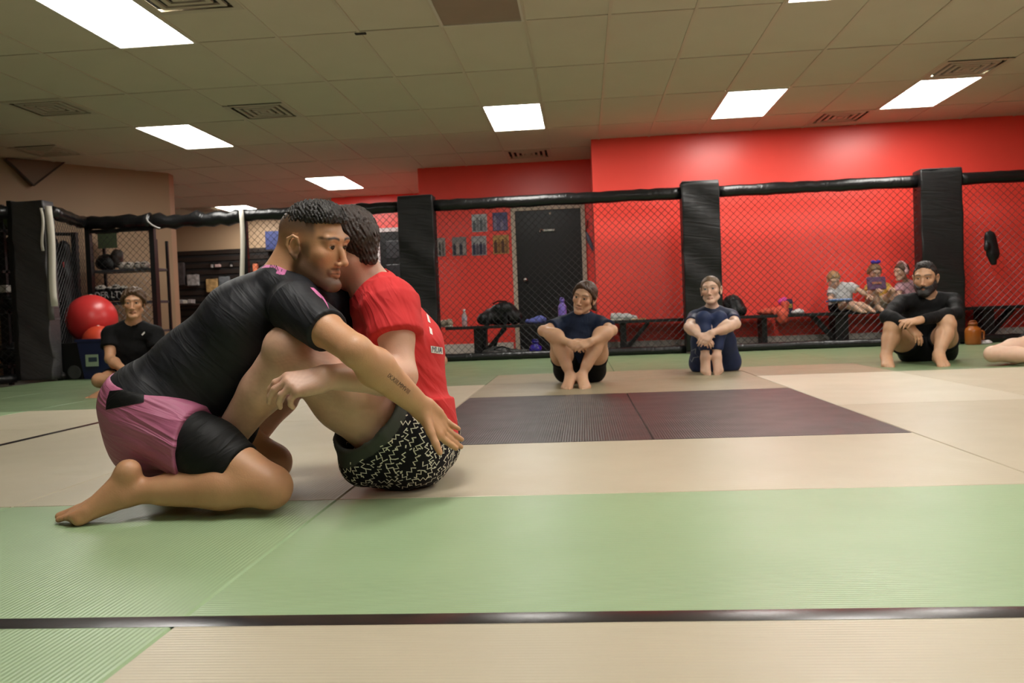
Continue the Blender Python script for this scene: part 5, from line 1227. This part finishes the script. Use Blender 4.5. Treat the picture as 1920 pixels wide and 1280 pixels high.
# dark storage rack at the far left edge
t = thing('storage_rack', 'dark cluttered rack at the left edge behind the pad', 'rack', (-6.75, 9.15, 0))
for x in (-7.1, -6.35): MB().box(x - .02, x + .02, 9.05, 9.09, -.04, 1.95).build('upright', M_STEEL, t)
for z in (.15, .75, 1.2, 1.65): MB().box(-7.12, -6.33, 9.0, 9.35, z, z + .03).build('shelf_board', M_STEEL, t)
p = at(4, 543, 9.0); MB().box(p[0] - .12, p[0] + .06, 8.98, 9.1, p[2] - .03, p[2] + .05, .01).build('carton', mat('pale_carton', (.30, .28, .25), .6), t)
p = at(5, 470, 9.0); blob('dull green bag on the storage rack', 'bag', 'gear_bag', (p[0] - .05, 9.15, 1.68 + .12), (.14, .10, .13), mat('olive_bag', (.05, .065, .02), .8), 61)
blob('black boxing glove on the storage rack', 'glove', 'training_glove', (p[0] - .02, 9.12, .78 + .09), (.11, .09, .09), M_GBLACK, 62); blob('black bag low on the storage rack', 'bag', 'gear_bag', (p[0] - .05, 9.12, .18 + .13), (.16, .1, .13), M_GBLACK, 63)

# ------------------------------------------------------------------ benches and what lies on them
M_BENCH = mat('black_bench_top', (.006, .0055, .0055), .5, spec=.35)
def bench(lab, x0, x1, legs):
    t = thing('wall_bench', lab, 'bench', ((x0 + x1) / 2, 10.45, -.04), 'benches along the wall')
    MB().box(x0, x1, 10.24, 10.71, .365, .40, .006).build('seat_board', M_BENCH, t)
    for x, w, dirn in legs:
        MB().box(x - w / 2, x + w / 2, 10.32, 10.58, -.04, .365).build('leg', M_STEEL, t)
        if dirn: MB().obox((x + dirn * .16, 10.44, .20), ((dirn * .66, 0, .75), (0, 1, 0), (-.75 * dirn, 0, .66)), (.22, .06, .022)).build('brace', M_STEEL, t)
bench('bench holding the backpack in front of the dark door', -1.66, .30, ((-1.26, .14, 1), (.10, .10, 0)))
bench('bench with white shoes between the two seated women', .34, 2.26, ((.46, .07, 1), (2.1, .06, 0)))
bench('bench with the three children behind the mesh', 2.30, 4.10, ((2.98, .15, -1), (3.58, .10, 0)))
bench('bench at the right edge beyond the bearded man', 4.14, 6.6, ((4.62, .12, 1), (6.3, .1, 0)))
def onb(u, Y=10.40): return float(at(u, 600, Y)[0])
BT = .40
t = thing('water_bottle', 'clear plastic water bottle standing left of the backpack', 'bottle', (onb(871), 10.40, BT)); c = (onb(871), 10.40, BT)
MB().lathe(c, [(.030, 0), (.033, .01), (.033, .06), (.030, .07), (.033, .08), (.033, .13), (.014, .175), (.013, .19)], 16).build('body', mat('clear_plastic', (.75, .75, .78), .12, trans=.6), t, smooth=True); MB().lathe((c[0], c[1], c[2] + .19), [(.015, 0), (.015, .018), (.012, .02)], 12).build('cap', M_WHITEPRINT, t); MB().lathe((c[0], c[1], c[2] + .075), [(.0335, 0), (.0335, .04)], 16).build('label_band', mat('pale_label', (.5, .5, .6), .5), t)
bp = U(el((onb(938), 10.44, BT + .11), (.24, .13, .11), None, .02), el((onb(945), 10.40, BT + .20), (.15, .11, .075), None, .04), el((onb(912), 10.36, BT + .08), (.11, .09, .08), None, .03), el((onb(965), 10.37, BT + .09), (.09, .09, .09), None, .03)); bp = clip(disp(bp, hairfn(.006, 40, 5)), (V3(0, 0, BT + .002), V3(0, 0, -1)))
t = thing('backpack', 'bulky black backpack on the bench before the dark door', 'backpack', (onb(938), 10.44, BT)); shape('pack_body', bp, .010, mat('black_nylon', (.006, .006, .0065), .5, spec=.35, bump=.1, bscale=150), t)
for i, (u, dx) in enumerate(((915, -.05), (950, -.16))): MB().ribbon([(onb(u), 10.30, BT + .14), (onb(u) + .0, 10.25, BT + .02), (onb(u) + dx * .6, 10.24, BT - .14), (onb(u) + dx, 10.24, BT - .30)], [V3(.022, 0, .008)] * 4, .004).build('strap', M_BLACKSHORT, t, smooth=True)
MB().tube([(onb(925), 10.42, BT + .26), (onb(935), 10.40, BT + .29), (onb(950), 10.40, BT + .285), (onb(955), 10.42, BT + .25)], .010, 6).build('handle', M_BLACKSHORT, t, smooth=True)
df = U(el((onb(930, 10.2), 10.24, .05), (.20, .10, .10), None, .02), el((onb(965, 10.2), 10.22, .04), (.20, .09, .075), None, .03), el((onb(985, 10.2), 10.22, .03), (.09, .08, .07), None, .03)); df = clip(disp(df, hairfn(.007, 35, 8)), (V3(0, 0, -.038), V3(0, 0, -1)))
t = thing('duffel_bag', 'crumpled grey black duffel bag on the floor under the bench', 'bag', (onb(950, 10.2), 10.22, -.04)); shape('bag_body', df, .010, mat('grey_nylon', (.05, .05, .047), .45, var=.5, vscale=9, bump=.2, bscale=60), t); MB().tube([(onb(925, 10.2), 10.16, .12), (onb(940, 10.2), 10.13, .15), (onb(958, 10.2), 10.14, .11)], .010, 6).build('handle', M_BLACKSHORT, t, smooth=True)
def jug(lab, c, r, h, m, capm, handle=False, cat='bottle', name='sports_bottle'):
    t = thing(name, lab, cat, c); MB().lathe(c, [(r * .9, 0), (r, .015), (r, h * .62), (r * .92, h * .72), (r * .5, h * .84), (r * .48, h * .88)], 18).build('body', m, t, smooth=True); MB().lathe((c[0], c[1], c[2] + h * .87), [(r * .58, 0), (r * .58, h * .10), (r * .45, h * .13)], 14).build('lid', capm, t, smooth=True)
    MB().tube([(c[0] - r * .5, c[1], c[2] + h * .97), (c[0] - r * .3, c[1], c[2] + h * 1.06), (c[0] + r * .3, c[1], c[2] + h * 1.06), (c[0] + r * .5, c[1], c[2] + h * .97)], .008, 6).build('loop', capm, t, smooth=True)
    if handle: MB().tube([(c[0] + r * .9, c[1], c[2] + h * .62), (c[0] + r * 1.35, c[1], c[2] + h * .58), (c[0] + r * 1.35, c[1], c[2] + h * .25), (c[0] + r * .95, c[1], c[2] + h * .2)], .012, 8).build('handle', m, t, smooth=True)
jug('round deep blue jug on the floor below the bench', (onb(1002, 10.2), 10.20, -.04), .075, .24, mat('deep_blue_plastic', (.025, .012, .30), .25), mat('deep_blue_cap', (.02, .012, .2), .4))
jug('lilac bottle on the bench behind the first woman', (onb(1055), 10.42, BT), .050, .28, mat('lilac_plastic', (.24, .16, .62), .3), mat('lilac_cap', (.18, .12, .5), .4))
cl = clip(disp(U(el((onb(1000), 10.36, BT + .03), (.10, .07, .035), None, .02), el((onb(1012), 10.38, BT + .045), (.08, .07, .05), None, .03)), hairfn(.006, 50, 3)), (V3(0, 0, BT + .002), V3(0, 0, -1))); t = thing('blue_cloth', 'crumpled blue cloth on the bench by the backpack', 'cloth', (onb(1000), 10.36, BT)); shape('cloth', cl, .008, mat('blue_towel', (.09, .11, .36), .85), t)
def shoe(lab, c, yaw, m, s=1.0, solem=None):
    d = V3(math.cos(yaw), math.sin(yaw), 0); l = V3(-d[1], d[0], 0); c = np.asarray(c, float); Z_ = V3(0, 0, 1); t = thing('shoe', lab, 'shoe', tuple(c), 'shoes by the benches')
    up = cut(U(rc(c - d * .08 * s + Z_ * .045 * s, c + d * .02 * s + Z_ * .045 * s, .042 * s, .040 * s, .02), rc(c + Z_ * .04 * s, c + d * .12 * s + Z_ * .030 * s, .040 * s, .028 * s, .03, l, 1.15), rc(c - d * .08 * s + Z_ * .05 * s, c - d * .075 * s + Z_ * .09 * s, .036 * s, .034 * s, .02)), el(c - d * .06 * s + Z_ * .115 * s, np.array([.05, .032, .04]) * s, np.array([d, l, Z_]), .006))
    shape('upper', clip(up, (c + Z_ * .012 * s, -Z_)), .007, m, t); shape('sole', clip(U(rc(c - d * .085 * s + Z_ * .010 * s, c + d * .125 * s + Z_ * .010 * s, .040 * s, .036 * s, .02)), (c + Z_ * .022 * s, Z_), (c + Z_ * .001, -Z_)), .007, solem or M_BELTW, t)
M_SHW = mat('white_shoe', (.62, .60, .60), .6)
shoe('left white shoe on the bench between the women', (onb(1158), 10.36, BT), .9, M_SHW, .95); shoe('right white shoe on the bench between the women', (onb(1173), 10.34, BT), .15, mat('pale_grey_shoe', (.5, .52, .52), .6), .95)
shoe('pale sandy shoe on the bench beside the padded post', (onb(834), 10.36, BT), 2.6, mat('sand_shoe', (.42, .34, .26), .7), 1.0)
shoe('dark shoe under the bench, left of a pair', (float(at(1442, 648, 10.3)[0]), 10.35, -.04), -1.4, M_GBLACK, 1.0, M_GBLACK); shoe('dark shoe under the bench, right of a pair', (float(at(1455, 648, 10.3)[0]), 10.35, -.04), -1.6, M_GBLACK, 1.0, M_GBLACK)
shoe('grey shoe beside the little boy on the bench', (onb(1611), 10.34, BT), .3, mat('grey_shoe', (.20, .18, .16), .7), .9)
t = thing('wood_block', 'thin pale wood piece lying on the bench', 'wood', (onb(1197), 10.34, BT)); MB().box(onb(1184), onb(1198), 10.30, 10.36, BT, BT + .014, .003).build('left_half', mat('pale_wood', (.45, .28, .12), .6), t); MB().box(onb(1199), onb(1210), 10.30, 10.36, BT, BT + .018, .003).build('right_half', mat('pale_wood', (.45, .28, .12), .6), t)
tar = clip(disp(U(el((onb(1165, 10.2), 10.22, .0), (.22, .09, .075), None, .03), el((onb(1195, 10.2), 10.22, .0), (.16, .08, .06), None, .03), el((onb(1138, 10.2), 10.24, .0), (.12, .08, .07), None, .03)), hairfn(.008, 40, 4)), (V3(0, 0, -.038), V3(0, 0, -1))); t = thing('black_bag', 'shiny black plastic bag heaped under the bench', 'bag', (onb(1165, 10.2), 10.22, -.04)); shape('sheet', tar, .009, mat('black_plastic_bag', (.02, .018, .018), .25, bump=.3, bscale=40), t)
# red jacket, pink ball, carton, white cloth
jk = disp(U(el((onb(1452), 10.36, BT + .04), (.16, .10, .045), None, .02), el((onb(1462), 10.27, BT - .02), (.08, .05, .09), None, .03), el((onb(1470), 10.34, BT + .10), (.05, .05, .06), None, .03), el((onb(1435), 10.36, BT + .03), (.10, .08, .03), None, .03)), hairfn(.008, 45, 6)); t = thing('red_jacket', 'crumpled red jacket hanging over the bench edge', 'jacket', (onb(1455), 10.30, BT - .1)); shape('cloth', jk, .009, mat('coral_cloth', (.62, .09, .05), .8), t)
p = (onb(1467), 10.40, float(at(1467, 566, 10.4)[2])); t = thing('pink_toy', 'bright pink toy ball perched on the red jacket', 'toy', p); shape('shell', U(el(p, (.045, .04, .045), None, .01), el((p[0] + .03, p[1], p[2] + .03), (.03, .025, .03), None, .01)), .007, mat('hot_pink', (.70, .05, .36), .5), t)
x0, x1 = onb(1474), onb(1486); z1 = float(at(1480, 560, 10.4)[2]); t = thing('drink_carton', 'navy drink carton with yellow front on the bench', 'carton', ((x0 + x1) / 2, 10.40, BT)); MB().box(x0, x1, 10.36, 10.44, BT, z1 - .03, .003).add([(x0, 10.36, z1 - .03), (x1, 10.36, z1 - .03), (x1, 10.44, z1 - .03), (x0, 10.44, z1 - .03), (x0, 10.40, z1), (x1, 10.40, z1)], [(0, 1, 5, 4), (2, 3, 4, 5), (1, 2, 5), (3, 0, 4)]).build('box_body', mat('navy_carton', (.012, .014, .05), .5), t); MB().box(x0 + .02, x1 - .01, 10.356, 10.361, BT + .07, z1 - .06).build('front_print', mat('yellow_print', (.45, .30, .06), .6), t)
wc = clip(disp(U(el((onb(1496), 10.36, BT + .02), (.07, .05, .035), None, .02), el((onb(1488), 10.34, BT + .015), (.04, .03, .02), None, .02)), hairfn(.005, 60, 2)), (V3(0, 0, BT + .002), V3(0, 0, -1))); t = thing('white_cloth', 'small crumpled white cloth beside the drink carton', 'cloth', (onb(1496), 10.36, BT)); shape('cloth', wc, .008, M_SHW, t)
# tablets
def slab(name, lab, c, axx, axy, hw, hh, th, m, scr, grip=None):
    c = np.asarray(c, float); axx = unit(axx); axy = unit(axy - axx * (np.asarray(axy) @ axx)); n = np.cross(axx, axy); t = thing(name, lab, 'tablet', tuple(c)); soften(MB().obox(c, (axx, axy, n), (hw, hh, th)).build('case', m, t), .006); MB().obox(c + n * (th + .001), (axx, axy, n), (hw * .86, hh * .84, .001)).build('screen', scr, t)
    if grip: MB().obox(c - n * (th + .004), (axx, axy, n), (hw * .5, hh * .16, .006)).build('back_grip', grip, t)
slab('tablet', 'blue tablet lying on the little boy lap', (float(at(1574, 571, 10.2)[0]), 10.22, .535), (1, 0, 0), (0, .9, -.10), .125, .085, .009, mat('blue_case', (.16, .28, .62), .4), mat('pale_screen', (.25, .38, .6), .15))
slab('tablet', 'purple tablet case held up before the girl face', (float(at(1641, 531, 10.3)[0]), 10.26, float(at(1641, 531, 10.26)[2])), (-1, 0, 0), (0, .25, 1), .105, .075, .011, mat('purple_case', (.085, .025, .085), .5), mat('dark_screen', (.02, .02, .03), .15), mat('orange_grip', (.35, .12, .06), .6))
jug('amber jug on the mat in front of the right bench', (float(at(1825, 650, 9.72)[0]), 9.72, 0), .082, .24, mat('amber_plastic', (.30, .085, .012), .2), mat('amber_lid', (.22, .06, .01), .4), True, 'jug', 'amber_jug')
p = at(1848, 648, 9.75); t = thing('white_cloth', 'small white cloth on the mat beside the amber jug', 'cloth', (float(p[0]), 9.75, 0)); shape('cloth', clip(disp(U(el((p[0], 9.75, .012), (.08, .05, .03), None, .02)), hairfn(.005, 60, 5)), (V3(0, 0, .001), V3(0, 0, -1))), .008, M_SHW, t)
# glove hanging on the mesh
gl = U(rc(at(1856, 443, 9.95), at(1862, 475, 9.95), .062, .072, .02, V3(0, 1, 0), .55), rc(at(1862, 475, 9.95), at(1863, 492, 9.95), .050, .035, .03, V3(0, 1, 0), .6), el(at(1850, 462, 9.93), (.03, .03, .055), None, .02)); t = thing('hanging_glove', 'black glove hung on the mesh at the right', 'glove', tuple(at(1856, 438, 9.95))); shape('shell', disp(gl, hairfn(.004, 50, 4)), .008, M_GBLACK, t); MB().tube([at(1856, 434, 9.96), at(1855, 440, 9.93), at(1858, 446, 9.94)], .008, 6).build('loop', M_STEEL, t, smooth=True)
# bag behind the second woman
bgx = onb(1374); bg = clip(disp(U(el((bgx, 10.40, BT + .12), (.13, .10, .13), None, .03), el((bgx + .05, 10.36, BT + .06), (.11, .09, .08), None, .03)), hairfn(.005, 45, 6)), (V3(0, 0, BT + .002), V3(0, 0, -1)))
t = thing('gear_bag', 'black gear bag on the bench behind the woman in leggings', 'bag', (bgx, 10.40, BT)); shape('bag_body', bg, .010, M_GBLACK, t); MB().tube([(bgx - .05, 10.31, BT + .2), (bgx, 10.29, BT + .25), (bgx + .06, 10.31, BT + .21)], .009, 6).build('strap', M_BELTG, t, smooth=True)
# black gear hanging behind the side mesh
t = thing('gear_rack', 'black rack of hanging gear behind the side mesh panel', 'rack', (-6.35, 9.75, -.04))
MB().box(-6.78, -6.72, 9.55, 9.61, -.04, 1.72).build('upright', M_STEEL, t); MB().box(-6.13, -6.07, 9.98, 10.04, -.04, 1.72).build('upright', M_STEEL, t); MB().tube([(-6.75, 9.58, 1.70), (-6.10, 10.01, 1.70)], .02, 8).build('bar', M_STEEL, t)
for i in range(5):
    c = lerp(V3(-6.70, 9.60, 0), V3(-6.14, 9.97, 0), (i + .5) / 5); z1 = 1.60 - .06 * (i % 3); z0 = .12 + .10 * ((i * 2) % 3)
    shape('hanging_bag', disp(U(rc(c + V3(0, 0, z1), c + V3(0, 0, z0), .075, .11, .02)), hairfn(.008, 22, i + 3)), .016, M_GBLACK if i != 2 else M_BLACKSHORT, t)
MB().box(-6.22, -6.16, 9.86, 9.90, 1.22, 1.36, .01).build('red_tag', mat('red_tag', (.55, .02, .02), .6), t)
